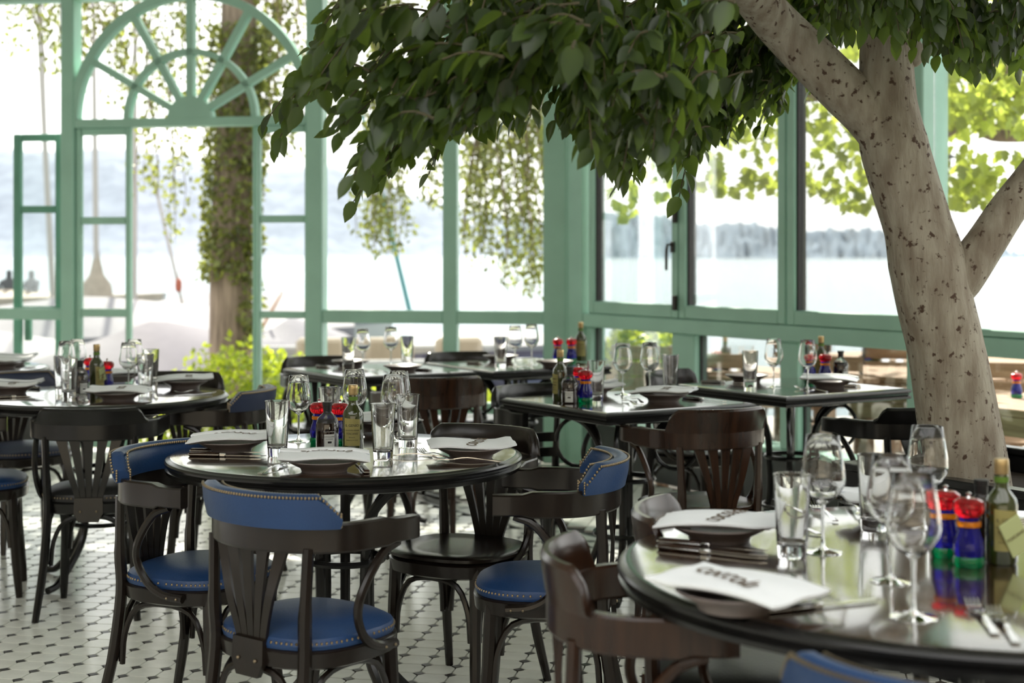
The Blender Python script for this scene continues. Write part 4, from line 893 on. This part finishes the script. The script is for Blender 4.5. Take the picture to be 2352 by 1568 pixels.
# planter
pl = thing('planter', 'black planter box round the foot of the fig tree', 'planter', (1.66, 4.86, 0), QA)
DK = mat('black_lacquer', (0.012, 0.012, 0.013), 0.25); SOIL = mat('dark_soil', (0.03, 0.02, 0.014), 0.95, bump=0.6, bscale=30)
for (a, b, c, d) in ((-0.40, 0.40, -0.40, -0.37), (-0.40, 0.40, 0.37, 0.40), (-0.40, -0.37, -0.37, 0.37), (0.37, 0.40, -0.37, 0.37)):
    MB().cbox(a, b, c, d, 0.0, 0.60, 0.004).build('side_panel', DK, pl)
for (a, b, c, d) in ((-0.42, 0.42, -0.42, -0.36), (-0.42, 0.42, 0.36, 0.42), (-0.42, -0.36, -0.36, 0.36), (0.36, 0.42, -0.36, 0.36)):
    MB().cbox(a, b, c, d, 0.60, 0.625, 0.004).build('rim', DK, pl)
MB().cbox(-0.37, 0.37, -0.37, 0.37, 0.03, 0.54, 0.01).build('soil', SOIL, pl)
# ================================================================== outside: quay, lake, hills, boats, trees, terrace
GZ, WZ = -0.15, -0.62
STONE = mat('pale_paving', (0.42, 0.40, 0.36), 0.85, var=0.12, vscale=2, bump=0.2)
qy = MB().prism([(-30, 9.75), (0.45, 9.75), (0.45, 9.5), (4.15, 3.3), (30, 3.3), (30, 13.6), (1.5, 13.6), (-30, 13.9)], WZ - 0.5, GZ).build('ground', STONE, smooth=False)
tag(qy, 'pale paved quay and terrace outside the windows', 'ground', kind='structure')
WATER = bpy.data.materials.new('lake_water'); WATER.use_nodes = True; nt = WATER.node_tree; b_ = nt.nodes['Principled BSDF']
b_.inputs['Base Color'].default_value = (0.10, 0.17, 0.19, 1); b_.inputs['Roughness'].default_value = 0.12; b_.inputs['IOR'].default_value = 1.33
tcx = nt.nodes.new('ShaderNodeTexCoord'); mp = nt.nodes.new('ShaderNodeMapping'); mp.inputs['Scale'].default_value = (0.8, 1.6, 1); nt.links.new(tcx.outputs['Object'], mp.inputs[0])
nz = nt.nodes.new('ShaderNodeTexNoise'); nz.inputs['Scale'].default_value = 0.9; nz.inputs['Detail'].default_value = 6; nt.links.new(mp.outputs[0], nz.inputs['Vector'])
bp = nt.nodes.new('ShaderNodeBump'); bp.inputs['Strength'].default_value = 0.55; bp.inputs['Distance'].default_value = 0.35; nt.links.new(nz.outputs[0], bp.inputs['Height']); nt.links.new(bp.outputs[0], b_.inputs['Normal'])
lk_ = MB().add([(-3500, 12.5, WZ), (3500, 12.5, WZ), (3500, 3400, WZ), (-3500, 3400, WZ)], [(0, 1, 2, 3)]).build('lake', WATER, smooth=False); tag(lk_, 'glittering pale lake water', 'lake', kind='structure')
def hill(name, label, ridge, Y0, depth, m, x0, x1, seed):
    b = MB(); rr = random.Random(seed); nx, ny = 150, 10
    for i in range(nx + 1):
        px = x0 + (x1 - x0)*i/nx; top = lerp(ridge, px); hN = rr.uniform(-2.5, 2.5)
        for j in range(ny + 1):
            q = j/ny; Y = Y0 + depth*q; sm = q*q*(3 - 2*q)*0.75 + 0.25*q
            z = WZ - 1 + (HY - top + hN*(1 if j == ny else 0))*(Y0 + depth)/F*sm + (rr.uniform(-1, 1)*5 if 0 < j < ny else 0) + (H if j else 0)
            b.v.append(((px - CX)/F*Y, Y, z))
    b.f = [(i*(ny+1)+j, (i+1)*(ny+1)+j, (i+1)*(ny+1)+j+1, i*(ny+1)+j+1) for i in range(nx) for j in range(ny)]
    o = b.build(name, m); return tag(o, label, 'hill', kind='structure')
HILLM = mat('hazed_wooded_slope', (0.125, 0.155, 0.205), 0.95, c2=(0.075, 0.10, 0.145), vscale=0.02); HILLR = mat('hazed_wooded_shore', (0.12, 0.165, 0.22), 0.95, c2=(0.06, 0.095, 0.14), vscale=0.03)  # blue of the distant air haze is mixed into both wooded colours
hill('hills', 'long pale wooded hill across the lake at the left', [(-900, 330), (0, 340), (100, 345), (250, 338), (400, 352), (470, 368), (600, 392), (700, 382), (760, 378), (900, 430), (1000, 462), (1150, 490), (1300, 520), (1500, 560), (1700, 584)], 2300, 900, HILLM, -900, 1700, 5)
hill('hills', 'darker wooded headland across the lake at the right', [(1150, 520), (1300, 495), (1400, 482), (1500, 490), (1560, 502), (1640, 512), (1700, 507), (1850, 528), (2000, 522), (2060, 535), (2200, 566), (2300, 574), (2352, 580), (2500, 584)], 950, 260, HILLR, 1150, 2500, 6)
# ---- foliage helpers
def quadleaf(b, p, s_, rr, dn=0.0):
    d = Vector((rr.gauss(0, 1), rr.gauss(0, 1), rr.gauss(0, 1) - dn)).normalized(); u = d.orthogonal().normalized(); u = Quaternion(d, rr.uniform(0, 6.28)) @ u
    k_ = len(b.v); b.v += [tuple(p), tuple(p + d*s_*0.45 + u*s_*0.30), tuple(p + d*s_), tuple(p + d*s_*0.45 - u*s_*0.30)]; b.f.append((k_, k_+1, k_+2, k_+3))
SHRUB = leafmat('shrub_leaf', (0.10, 0.16, 0.02), (0.62, 0.72, 0.05), 0.5, 0.4, 0.4)
BIRCH = leafmat('birch_leaf', (0.075, 0.092, 0.025), (0.27, 0.30, 0.05), 0.45, 0.45, 0.45)
PLANE = leafmat('plane_leaf', (0.12, 0.17, 0.035), (0.50, 0.58, 0.08), 0.5, 0.45, 0.4)
STEMM = mat('brown_stem', (0.12, 0.085, 0.055), 0.85, bump=0.4, bscale=30)
def shrub(label, c, r, n, s_, seed):
    rr = random.Random(seed); t = thing('shrub', label, 'shrub', (c[0], c[1], GZ), group='shrubs outside the windows'); b = MB(); st = MB()
    hz = c[2] - GZ
    for i in range(n):
        d = Vector((rr.gauss(0, 1), rr.gauss(0, 1), rr.gauss(0, 1))).normalized()*(0.72 + 0.28*rr.random())*(1 + 0.12*math.sin(i*0.37)); 
        p = Vector((d.x*r[0], d.y*r[1], hz + d.z*r[2]))
        if p.z > 0.01: quadleaf(b, p, s_*rr.uniform(0.7, 1.3), rr)
    for i in range(9):
        a = rr.uniform(0, 6.28); st.tube([(0.05*math.cos(a), 0.05*math.sin(a), 0), (r[0]*0.3*math.cos(a), r[1]*0.3*math.sin(a), hz*0.6), (r[0]*0.7*math.cos(a), r[1]*0.7*math.sin(a), hz + r[2]*0.3)], [0.014, 0.01, 0.004], 5)
    st.build('stem', STEMM, t, kind='stuff'); b.build('foliage', SHRUB, t, kind='stuff', smooth=False)
p = dep(545, 900, 11.3); shrub('bright yellow-green shrub below the birch trunk in the doorway', (p.x, p.y, 0.12), (0.55, 0.5, 0.52), 2600, 0.06, 1)
p = dep(430, 930, 11.0); shrub('low yellow-green shrub left in the doorway', (p.x, p.y, -0.02), (0.42, 0.4, 0.30), 1500, 0.055, 2)
p = dep(660, 900, 11.2); shrub('yellow-green shrub behind the right door post', (p.x, p.y, 0.15), (0.42, 0.4, 0.42), 1500, 0.06, 3)
for i, px in enumerate((840, 985, 1130)):
    p = dep(px, 930, 10.7); shrub('low yellow-green shrub under the fixed window, ' + ['beside the door post', 'middle one of three', 'beside the corner post'][i], (p.x, p.y, 0.05), (0.36, 0.3, 0.30), 1100, 0.055, 4 + i)
p = dep(1478, 815, 10.9); shrub('bushy shrub growing from the wooden trough on the terrace', (p.x, p.y, 0.58), (0.30, 0.3, 0.28), 1500, 0.06, 9)
# ---- birch with ivied trunk and hanging sprays
GB = mat('furrowed_bark', (0.22, 0.17, 0.13), 0.9, c2=(0.10, 0.075, 0.055), vscale=5, stretch=(5, 5, 0.6), bump=0.9, bscale=14)
rr = random.Random(3); YB = 13.2; p0 = dep(530, 890, YB)
tree2 = thing('weeping_tree', 'weeping tree with ivied grey trunk and hanging sprays beyond the doorway', 'tree', (p0.x, YB, GZ)); O2 = -Vector(tree2.location)
def part2(b, name, m, par=tree2, off=O2, **k):
    o = b.build(name, m, par, **k); o.matrix_parent_inverse = Matrix.Translation(off); return o
b = MB(); P = [dep(x, y, YB) for x, y in ((530, 930), (530, 800), (530, 600), (535, 400), (545, 200), (550, 0), (560, -300), (575, -700))]
b.tube(smooth_path(P, 4), [0.20 - 0.0022*i for i in range(29)], 16); part2(b, 'trunk', GB)
iv = MB()
for i in range(4200):
    y = rr.uniform(60, 640) if i % 5 else rr.uniform(640, 800); a = rr.uniform(0, 6.28); x = lerp([(0, 550), (200, 545), (400, 535), (600, 530), (800, 530)], y); r_ = 0.20 + rr.random()*0.07
    if y > 640 and math.cos(a) < 0.5: continue
    c_ = dep(x, y, YB); quadleaf(iv, c_ + Vector((r_*math.cos(a), r_*math.sin(a), 0)), rr.uniform(0.05, 0.09), rr, 0.6)
part2(iv, 'ivy_foliage', BIRCH, kind='stuff', smooth=False)
sp = MB(); br = MB()
clusters = [(50, 45, 140, 5), (110, 40, 190, 6), (220, 60, 250, 9), (300, 40, 300, 6), (335, 25, 470, 4), (400, 25, 560, 3), (450, 45, 330, 5), (610, 30, 420, 5), (650, 35, 380, 5), (440, 160, 120, 12), (250, 120, 90, 9), (650, 60, 200, 8), (800, 60, 320, 9), (860, 35, 560, 8), (900, 45, 600, 11), (990, 30, 500, 6), (1080, 30, 590, 7), (1120, 40, 650, 11), (1190, 30, 700, 9), (1230, 30, 690, 9), (1180, 70, 430, 12)]
for (cx, hw, yb, n) in clusters:
    for k_ in range(n):
        Y = rr.uniform(12.4, 14.0); x = cx + rr.uniform(-hw, hw); y1 = yb - abs(rr.gauss(0, 1))*hw*1.2; top = dep(x + rr.uniform(-30, 30), -260, Y); bot = dep(x, y1, Y)
        sway = rr.uniform(-0.12, 0.12); n_ = 12; pts = [top.lerp(bot, q/n_) + Vector((sway*math.sin(q*0.7), 0, 0)) for q in range(n_ + 1)]
        br.tube(pts, [0.006]*9 + [0.005, 0.004, 0.003, 0.002], 4)
        L = (top - bot).length; m_ = int(L/0.045)
        for q in range(m_):
            f = q/m_*n_; j = int(f); p = pts[j].lerp(pts[j+1], f - j)
            for _ in range(2 + (q % 2)): quadleaf(sp, p + Vector((rr.uniform(-.07, .07), rr.uniform(-.07, .07), 0)), rr.uniform(0.045, 0.08), rr, 0.7)
for i in range(7): 
    a = rr.uniform(0, 6.28); br.tube(smooth_path([dep(550, -150 - i*60, YB), dep(550, -260 - i*40, YB) + Vector((rr.uniform(-1.5, 2.2), rr.uniform(-.4, .4), 0.5)), dep(550, -260, YB) + Vector((rr.uniform(-2.4, 3.2), rr.uniform(-.5, .5), 0.0))], 4), 0.03, 6)
part2(br, 'hanging_twigs', STEMM, kind='stuff'); part2(sp, 'spray_foliage', BIRCH, kind='stuff', smooth=False)
# ---- plane tree on the terrace
YP = 10.5; p0 = dep(2560, 900, 11.0)
tree3 = thing('plane_tree', 'sunlit plane tree with lobed yellow-green leaves over the terrace', 'tree', (p0.x, 11.0, GZ)); O3 = -Vector(tree3.location)
b = MB(); b.tube([dep(2560, 980, 11), dep(2550, 600, 11), dep(2540, 300, 10.8), dep(2560, -200, 10.8)], [0.24, 0.22, 0.2, 0.16], 14); part2(b, 'trunk', GB, tree3, O3)
for pts, r0 in (([(2540, 330, 10.8), (2440, 300, 10.6), (2340, 305, YP), (2270, 300, YP), (2255, 255, YP), (2225, 250, YP), (2190, 295, YP), (2130, 318, YP), (2080, 300, YP)], 0.085), ([(2540, 250, 10.8), (2420, 200, 10.4), (2352, 210, 10.2), (2300, 165, 10.2), (2200, 150, 10.2), (2100, 160, 10.2), (1900, 215, 10.2), (1700, 225, 10.0), (1480, 250, 9.9)], 0.10), ([(2550, 100, 10.8), (2300, 40, 10.6), (2000, 60, 10.4), (1750, 130, 10.2)], 0.08)):
    b = MB(); P = smooth_path([dep(*q) for q in pts], 4); n_ = len(P); b.tube(P, [r0*(1 - 0.72*i/n_) for i in range(n_)], 10); part2(b, 'bough', GB, tree3, O3)
ML = [(0, 0), (0.14, -0.34), (0.10, -0.16), (0.42, -0.52), (0.40, -0.24), (0.62, -0.30), (0.98, 0), (0.62, 0.30), (0.40, 0.24), (0.42, 0.52), (0.10, 0.16), (0.14, 0.34)]
pf = MB()
def mleaf(p, s_):
    d = Vector((rr.gauss(0, .5), rr.gauss(0, .5), -0.8)).normalized(); u = Quaternion(d, rr.uniform(-1.2, 1.2)) @ Vector((1, 0, 0)); u = (u - d*u.dot(d)).normalized(); nn = d.cross(u)
    k_ = len(pf.v); pf.v += [tuple(p + d*x*s_ + u*y*s_ + nn*abs(y)*0.25*s_) for x, y in ML]; pf.f += [(k_, k_+1, k_+2), (k_, k_+2, k_+3, k_+4), (k_, k_+4, k_+5, k_+6), (k_, k_+6, k_+7, k_+8), (k_, k_+8, k_+9, k_+10), (k_, k_+10, k_+11)]
for (x0, x1, y0, y1, n, yA, yB) in ((2128, 2420, 60, 300, 620, 9.3, 11.2), (2128, 2400, 330, 470, 110, 9.3, 10.5), (1400, 1980, 40, 330, 520, 9.6, 11), (1640, 1990, 390, 440, 40, 9.4, 10), (1405, 1470, 260, 500, 34, 9.6, 10), (1500, 1660, 330, 440, 45, 9.4, 10), (1905, 2010, 430, 470, 22, 9.2, 9.8), (2130, 2260, 380, 470, 60, 9.2, 9.8), (1990, 2130, 0, 240, 120, 9.8, 11), (2150, 2500, -260, 80, 260, 9.3, 11.5), (1700, 1990, 330, 420, 50, 9.6, 10.4)):
    for i in range(n): mleaf(dep(rr.uniform(x0, x1), rr.uniform(y0, y1), rr.uniform(yA, yB)), rr.uniform(0.075, 0.125))
part2(pf, 'leaf_foliage', PLANE, tree3, O3, kind='stuff', smooth=False)
# ---- boats
def boat(label, c, L, W, hg, hr, rz, m, hull, cat='boat', cover=True):
    t = thing('covered_boat' if cover else 'motor_boat', label, cat, (c[0], c[1], WZ), rz); n = 14; S_ = []; Hh = []
    for i in range(n + 1):
        q = i/n; w_ = W*(math.sin(PI*(0.06 + 0.90*q))**0.55)*(1 - 0.25*q); zr = hr*(1 - 0.35*abs(q - 0.45)/0.55); x = (q - 0.5)*L; up_ = 0.10*q*q
        S_.append([(x, -w_*1.02, hg + up_ - 0.14), (x, -w_*1.03, hg + up_), (x, -w_*0.5, (hg + zr)/2 + up_ + 0.03), (x, 0, zr + up_), (x, w_*0.5, (hg + zr)/2 + up_ + 0.03), (x, w_*1.03, hg + up_), (x, w_*1.02, hg + up_ - 0.14)])
        Hh.append([(x, -w_, hg + up_ - 0.02), (x, -w_*0.9, 0.1), (x, -w_*0.45, -0.2), (x, 0, -0.3), (x, w_*0.45, -0.2), (x, w_*0.9, 0.1), (x, w_, hg + up_ - 0.02)])
    def skin(b, RR):
        k_ = len(RR[0]); b.add([p for r in RR for p in r], [(i*k_+j, i*k_+j+1, (i+1)*k_+j+1, (i+1)*k_+j) for i in range(len(RR)-1) for j in range(k_-1)] + [tuple(range(k_)), tuple((len(RR)-1)*k_ + j for j in range(k_))[::-1]]); return b
    skin(MB(), Hh).build('hull', hull, t)
    if cover: skin(MB(), S_).build('tarpaulin', m, t, angle=25)
    return t
TARPW = mat('white_tarpaulin', (0.15, 0.15, 0.165), 0.7, var=0.08, vscale=2, bump=0.3, bscale=5); TARPL = mat('lilac_grey_tarpaulin', (0.072, 0.069, 0.09), 0.7, var=0.08, vscale=2, bump=0.3, bscale=5)
HULLW = mat('white_hull', (0.3, 0.3, 0.29), 0.3); HULLN = mat('navy_hull', (0.05, 0.05, 0.09), 0.3); CREAM = mat('cream_upholstery', (0.30, 0.25, 0.18), 0.6, var=0.1, vscale=3); CANVAS = mat('sand_canvas', (0.24, 0.21, 0.17), 0.8, var=0.1)
bpn = lambda px, Y: dep(px, HY, Y)
q = bpn(385, 17.2); boat('boat under a lilac grey tarpaulin in the open doorway', (q.x, q.y), 4.2, 0.78, 0.62, 1.18, math.radians(62), TARPL, HULLW)
q = bpn(250, 21.5); boat('long boat under a white tarpaulin behind the left door leaf', (q.x, q.y), 7.0, 1.0, 0.78, 1.35, math.radians(14), TARPW, HULLW)
q = bpn(-60, 18.5); boat('boat under a white tarpaulin at the left edge', (q.x, q.y), 4.2, 0.9, 0.62, 1.05, math.radians(-8), TARPW, HULLW)
q = bpn(560, 26.5); boat('boat under a white tarpaulin behind the tree trunk', (q.x, q.y), 5.5, 1.0, 0.75, 1.32, math.radians(28), TARPW, HULLW)
q = bpn(680, 20.6); boat('boat under a pale tarpaulin right of the tree trunk', (q.x, q.y), 3.4, 0.75, 0.60, 1.08, math.radians(75), TARPL, HULLW)
q = bpn(910, 17.4); mb_ = boat('open motor boat with cream seats beyond the fixed window', (q.x, q.y), 3.6, 0.95, 0.72, 1.0, math.radians(8), None, HULLN, 'boat', False)
MB().cbox(-1.5, 1.4, -0.7, 0.7, 0.30, 0.42, 0.02).build('deck', CREAM, mb_)
for x in (-1.15, -0.35, 0.45): 
    s_ = MB().cbox(x, x + 0.55, -0.62, -0.10, 0.42, 0.62, 0.04).build('seat_cushion', CREAM, mb_); MB().cbox(x, x + 0.55, -0.10, 0.06, 0.42, 0.98, 0.05).build('seat_back', CREAM, mb_)
MB().cbox(-1.6, 1.5, -0.92, -0.80, 0.62, 0.78, 0.03).build('gunwale', HULLW, mb_); MB().cbox(-1.6, 1.5, 0.80, 0.92, 0.66, 0.84, 0.03).build('gunwale', HULLW, mb_)
q = bpn(1140, 20.2); boat('boat under a white tarpaulin with navy hull before the corner post', (q.x, q.y), 3.6, 0.85, 0.72, 0.98, math.radians(3), TARPW, HULLN)
q = bpn(40, 31); hb_ = boat('low sand-coloured boat far out behind the left window', (q.x, q.y), 6.0, 1.0, 1.05, 1.25, math.radians(4), CANVAS, HULLW)
MAST = mat('pale_mast', (0.28, 0.26, 0.24), 0.4); TEAL = mat('teal_pole', (0.06, 0.20, 0.22), 0.4)
def pole(label, a, b, Y, r, m, name='mast'):
    p0, p1 = dep(*a, Y), dep(*b, Y); t = thing(name, label, 'mast', tuple(p0), group='masts and poles on the water')
    d = p1 - p0; MB().tube([(0, 0, 0), tuple(d*0.5), tuple(d)], [r, r*0.9, r*0.6], 10).build('spar', m, t); MB().lathe([(r*1.0, -0.02), (r*1.8, -0.02), (r*1.8, 0.05), (r*1.0, 0.08)], 12, close=True).build('collar', m, t)
    return t
pole('leaning pale mast behind the left window', (122, 690), (70, -300), 27, 0.055, MAST); pole('thinner pale mast beside the leaning one', (118, 690), (86, -300), 28, 0.03, MAST)
m2 = pole('pale mast with sand canvas bundle behind the left door leaf', (222, 690), (211, -300), 26, 0.05, MAST)
b = MB().lathe([(0.02, 1.0), (0.07, 0.7), (0.13, 0.45), (0.26, 0.28), (0.30, 0.0), (0.22, -0.02)], 12); b.v = [(x, y*0.7, z) for x, y, z in b.v]; b.build('canvas_bundle', CANVAS, m2)
pole('white mast beside the left door stile', (308, 700), (312, -300), 25, 0.05, MAST); pole('slanting pale boom in the doorway', (458, 868), (328, 300), 24, 0.032, MAST, 'boom'); pole('slanting dark teal pole seen through the fixed window', (946, 735), (805, 150), 19, 0.034, TEAL, 'boom')
pole('short slanting orange-brown oar behind the right door leaf', (592, 770), (650, 668), 20, 0.022, mat('orange_wood', (0.35, 0.16, 0.06), 0.5), 'oar')
fp_ = dep(410, 655, 24); fd = thing('fender', 'small red-brown fender hanging from the slanting boom', 'fender', tuple(fp_)); MB().lathe([(0.005, -0.12), (0.05, -0.09), (0.06, 0.0), (0.05, 0.09), (0.012, 0.12)], 10).build('float', mat('red_brown', (0.25, 0.06, 0.03), 0.5), fd); MB().tube([(0, 0, 0.11), (0.02, 0, 0.4)], 0.008, 5).build('rope', MAST, fd)
# ---- two seated rowers far out, left
def rower(px, Y, label, m, rz):
    q = bpn(px, Y); t = thing('person', label, 'person', (q.x, q.y, 0.38), rz); t.scale = (0.85, 0.85, 0.95)
    me = bpy.data.meshes.new('body'); V = [(0,0,0.0),(0,0,0.18),(0,-0.02,0.38),(0,-0.02,0.48),(0,-0.03,0.56),(0,-0.03,0.68),(0.17,0,0.40),(0.24,-0.12,0.22),(0.16,-0.32,0.16),(-0.17,0,0.40),(-0.24,-0.12,0.22),(-0.16,-0.32,0.16),(0.1,-0.02,-0.02),(0.12,-0.40,0.06),(0.12,-0.45,-0.36),(-0.1,-0.02,-0.02),(-0.12,-0.40,0.06),(-0.12,-0.45,-0.36)]
    E_ = [(0,1),(1,2),(2,3),(3,4),(4,5),(2,6),(6,7),(7,8),(2,9),(9,10),(10,11),(0,12),(12,13),(13,14),(0,15),(15,16),(16,17)]
    me.from_pydata(V, E_, []); o = bpy.data.objects.new('body', me); col.objects.link(o); o.parent = t
    md = o.modifiers.new('skin', 'SKIN'); o.modifiers.new('sub', 'SUBSURF').levels = 1; sl = me.skin_vertices[0].data
    for v, r_ in zip(sl, (.14,.13,.14,.055,.085,.08,.06,.045,.035,.06,.045,.035,.09,.065,.045,.09,.065,.045)): v.radius = (r_, r_)
    sl[0].use_root = True; me.materials.append(m); return t
JK = mat('dark_jacket', (0.05, 0.055, 0.06), 0.8); JG = mat('grey_jacket', (0.22, 0.23, 0.24), 0.8)
rower(21, 31.0, 'dark-clad person sitting in the far boat at the left edge', JK, 0.3); rower(74, 31.0, 'grey-clad person sitting in the far boat, right of the other', JG, -0.4)
# ---- terrace furniture
PLANK = mat('weathered_teak', (0.33, 0.21, 0.12), 0.6, c2=(0.22, 0.13, 0.07), vscale=4, stretch=(1, 8, 8), bump=0.15, bscale=14); IRON = mat('black_iron', (0.02, 0.02, 0.022), 0.45, 0.5)
def ttable(label, px, py, L=1.5, W=0.74):
    q = at(px, py, 0.60); t = thing('terrace_table', label, 'table', (q.x, q.y, GZ), -B, 'teak tables on the terrace')
    for i in range(6): w_ = W/6; MB().cbox(-L/2, L/2, -W/2 + i*w_ + 0.003, -W/2 + (i+1)*w_ - 0.003, 0.715, 0.75, 0.004).build('plank', PLANK, t)
    for x in (-L/2 + 0.12, L/2 - 0.18): MB().cbox(x, x + 0.06, -W/2 + 0.05, W/2 - 0.05, 0.66, 0.715, 0.004).build('batten', PLANK, t)
    MB().cbox(-L/2 + .02, L/2 - .02, -W/2 + 0.01, -W/2 + 0.035, 0.62, 0.713, 0.003).build('apron', PLANK, t); MB().cbox(-L/2 + .02, L/2 - .02, W/2 - 0.035, W/2 - 0.01, 0.62, 0.713, 0.003).build('apron', PLANK, t)
    for x in (-L/2 + 0.06, L/2 - 0.12):
        for y in (-W/2 + 0.04, W/2 - 0.10): MB().cbox(x, x + 0.06, y, y + 0.06, 0, 0.66, 0.004).build('leg', PLANK, t)
    return t
ttable('teak terrace table with a mill at the right edge', 2330, 918, 1.6); ttable('teak terrace table farther out behind the trunk', 2230, 828, 2.2, 0.8); ttable('teak terrace table seen past the trunk-side table', 1740, 856, 1.3); ttable('teak terrace table seen beyond the terrace window post', 2100, 855, 1.2)
def tchair0():
    t = thing('folding_chair', 'x', 'chair', group='teak folding chairs on the terrace')
    for i in range(5): MB().cbox(-0.20, 0.20, -0.20 + i*0.08 + 0.004, -0.20 + (i+1)*0.08 - 0.004, 0.42, 0.44, 0.003).build('seat_slat', PLANK, t)
    for i in range(3): MB().cbox(-0.20, 0.20, -0.235, -0.215, 0.58 + i*0.105, 0.58 + i*0.105 + 0.085, 0.003).build('back_slat', PLANK, t)
    for s_ in (-1, 1):
        MB().sweep([(s_*0.19, 0.20, 0.0), (s_*0.19, 0.0, 0.40), (s_*0.19, -0.21, 0.88)], [(-0.011, -0.006), (0.011, -0.006), (0.011, 0.006), (-0.011, 0.006)], (0, 1, 0)).build('long_leg', IRON, t)
        MB().sweep([(s_*0.17, -0.24, 0.0), (s_*0.17, 0.19, 0.42)], [(-0.011, -0.006), (0.011, -0.006), (0.011, 0.006), (-0.011, 0.006)], (0, 1, 0)).build('short_leg', IRON, t)
    return t
c0 = tchair0(); first = True
CH[c0.name] = [(c, children(c)) for c in children(c0)]
for (px, py, fw, lb) in ((1490, 945, (0.3, 0.95), 'behind the square oil-bottle table'), (1635, 975, (0.2, 0.98), 'under the trunk-side table, left'), (1900, 985, (0.2, 0.98), 'under the trunk-side table, right'), (2040, 960, (-0.4, -0.9), 'behind the trunk-hidden armchair'), (2330, 1010, (0.3, 0.95), 'lowest at the right edge'), (2300, 930, (-0.5, -0.85), 'behind the mill at the right edge'), (2110, 905, (-0.3, -0.95), 'far out, left of the trunk'), (1820, 930, (-0.5, -0.86), 'seen past the window post')):
    q = at(px, py, GZ + 0.43); rz = math.atan2(fw[1], fw[0]) - PI/2; L_ = 'slatted teak folding chair ' + lb
    if first: c0.location = (q.x, q.y, GZ); c0.rotation_euler = (0, 0, rz); c0['label'] = L_; first = False
    else: copy_tree(c0, (q.x, q.y, GZ), rz, L_)
q = bpn(1480, 10.9); tr_ = thing('wooden_trough', 'teak trough planter on the terrace under the bushy shrub', 'planter', (q.x, q.y, GZ), -0.05)
for i in range(4):
    MB().cbox(-0.32, 0.32, -0.22, -0.19, i*0.16 + 0.004, (i+1)*0.16 - 0.004, 0.004).build('board', PLANK, tr_); MB().cbox(-0.32, 0.32, 0.19, 0.22, i*0.16 + 0.004, (i+1)*0.16 - 0.004, 0.004).build('board', PLANK, tr_)
    for x in (-0.32, 0.29): MB().cbox(x, x + 0.03, -0.19, 0.19, i*0.16 + 0.004, (i+1)*0.16 - 0.004, 0.004).build('board', PLANK, tr_)
MB().cbox(-0.29, 0.29, -0.19, 0.19, 0.02, 0.58, 0.005).build('soil', SOIL, tr_)
def onterrace(kind, name, px, py, lb, cat, grp, s_=1.0):
    q = at(px, py, 0.60); return inst(name, PRO[kind], (q.x, q.y, 0.602), 0.3, lb, cat, grp, s_)
onterrace('mill', 'pepper_mill', 2335, 914, 'red headed mill on the teak table at the right edge', 'mill', 'coloured mills'); onterrace('mill', 'pepper_mill', 1645, 858, 'red headed mill on the terrace, left of the trunk', 'mill', 'coloured mills', 1.1); onterrace('mill', 'pepper_mill', 1990, 834, 'small far red headed mill beside the trunk', 'mill', 'coloured mills', 1.1)
onterrace('oil', 'oil_bottle', 1665, 850, 'oil bottle on the terrace, left of the trunk', 'bottle', 'olive oil bottles'); onterrace('oil', 'oil_bottle', 2012, 834, 'small far oil bottle beside the trunk', 'bottle', 'olive oil bottles')
for x, k_ in ((1688, 'first'), (1718, 'second')): onterrace('tumbler', 'tumbler', x, 852, 'tumbler on the terrace table, %s after the oil bottle' % k_, 'glass', 'water tumblers')
for x, k_ in ((2034, 'first'), (2066, 'second')): onterrace('tumbler', 'tumbler', x, 832, 'small far tumbler by the trunk, %s after the oil bottle' % k_, 'glass', 'water tumblers')
# ---- lanterns hanging from the plane tree
for (px, py, Y, s_, lb) in ((2318, 92, 9.4, 1.0, 'black lantern hanging in the plane tree at the right edge'), (2165, 372, 11.5, 0.85, 'small dark lantern hanging below the plane tree bough')):
    q = dep(px, py, Y); t = thing('lantern', lb, 'lantern', tuple(q)); t.scale = (s_,)*3
    MB().lathe([(0.01, 0.13), (0.03, 0.12), (0.06, 0.08), (0.115, 0.045), (0.115, 0.035), (0.08, 0.03)], 12).build('roof', IRON, t); MB().lathe([(0.07, 0.03), (0.075, -0.09), (0.074, -0.09), (0.069, 0.03)], 8, close=True).build('glazing', PANE, t)
    MB().lathe([(0.001, -0.12), (0.06, -0.12), (0.085, -0.105), (0.085, -0.09), (0.001, -0.09)], 12).build('base', IRON, t); MB().tube([(0, 0, 0.12), (0.01, 0, 0.45)], 0.006, 5).build('hook', IRON, t)
    for i in range(4): a = PI/4 + i*PI/2; MB().tube([(0.074*math.cos(a), 0.074*math.sin(a), 0.03), (0.078*math.cos(a), 0.078*math.sin(a), -0.09)], 0.006, 5).build('bar', IRON, t)
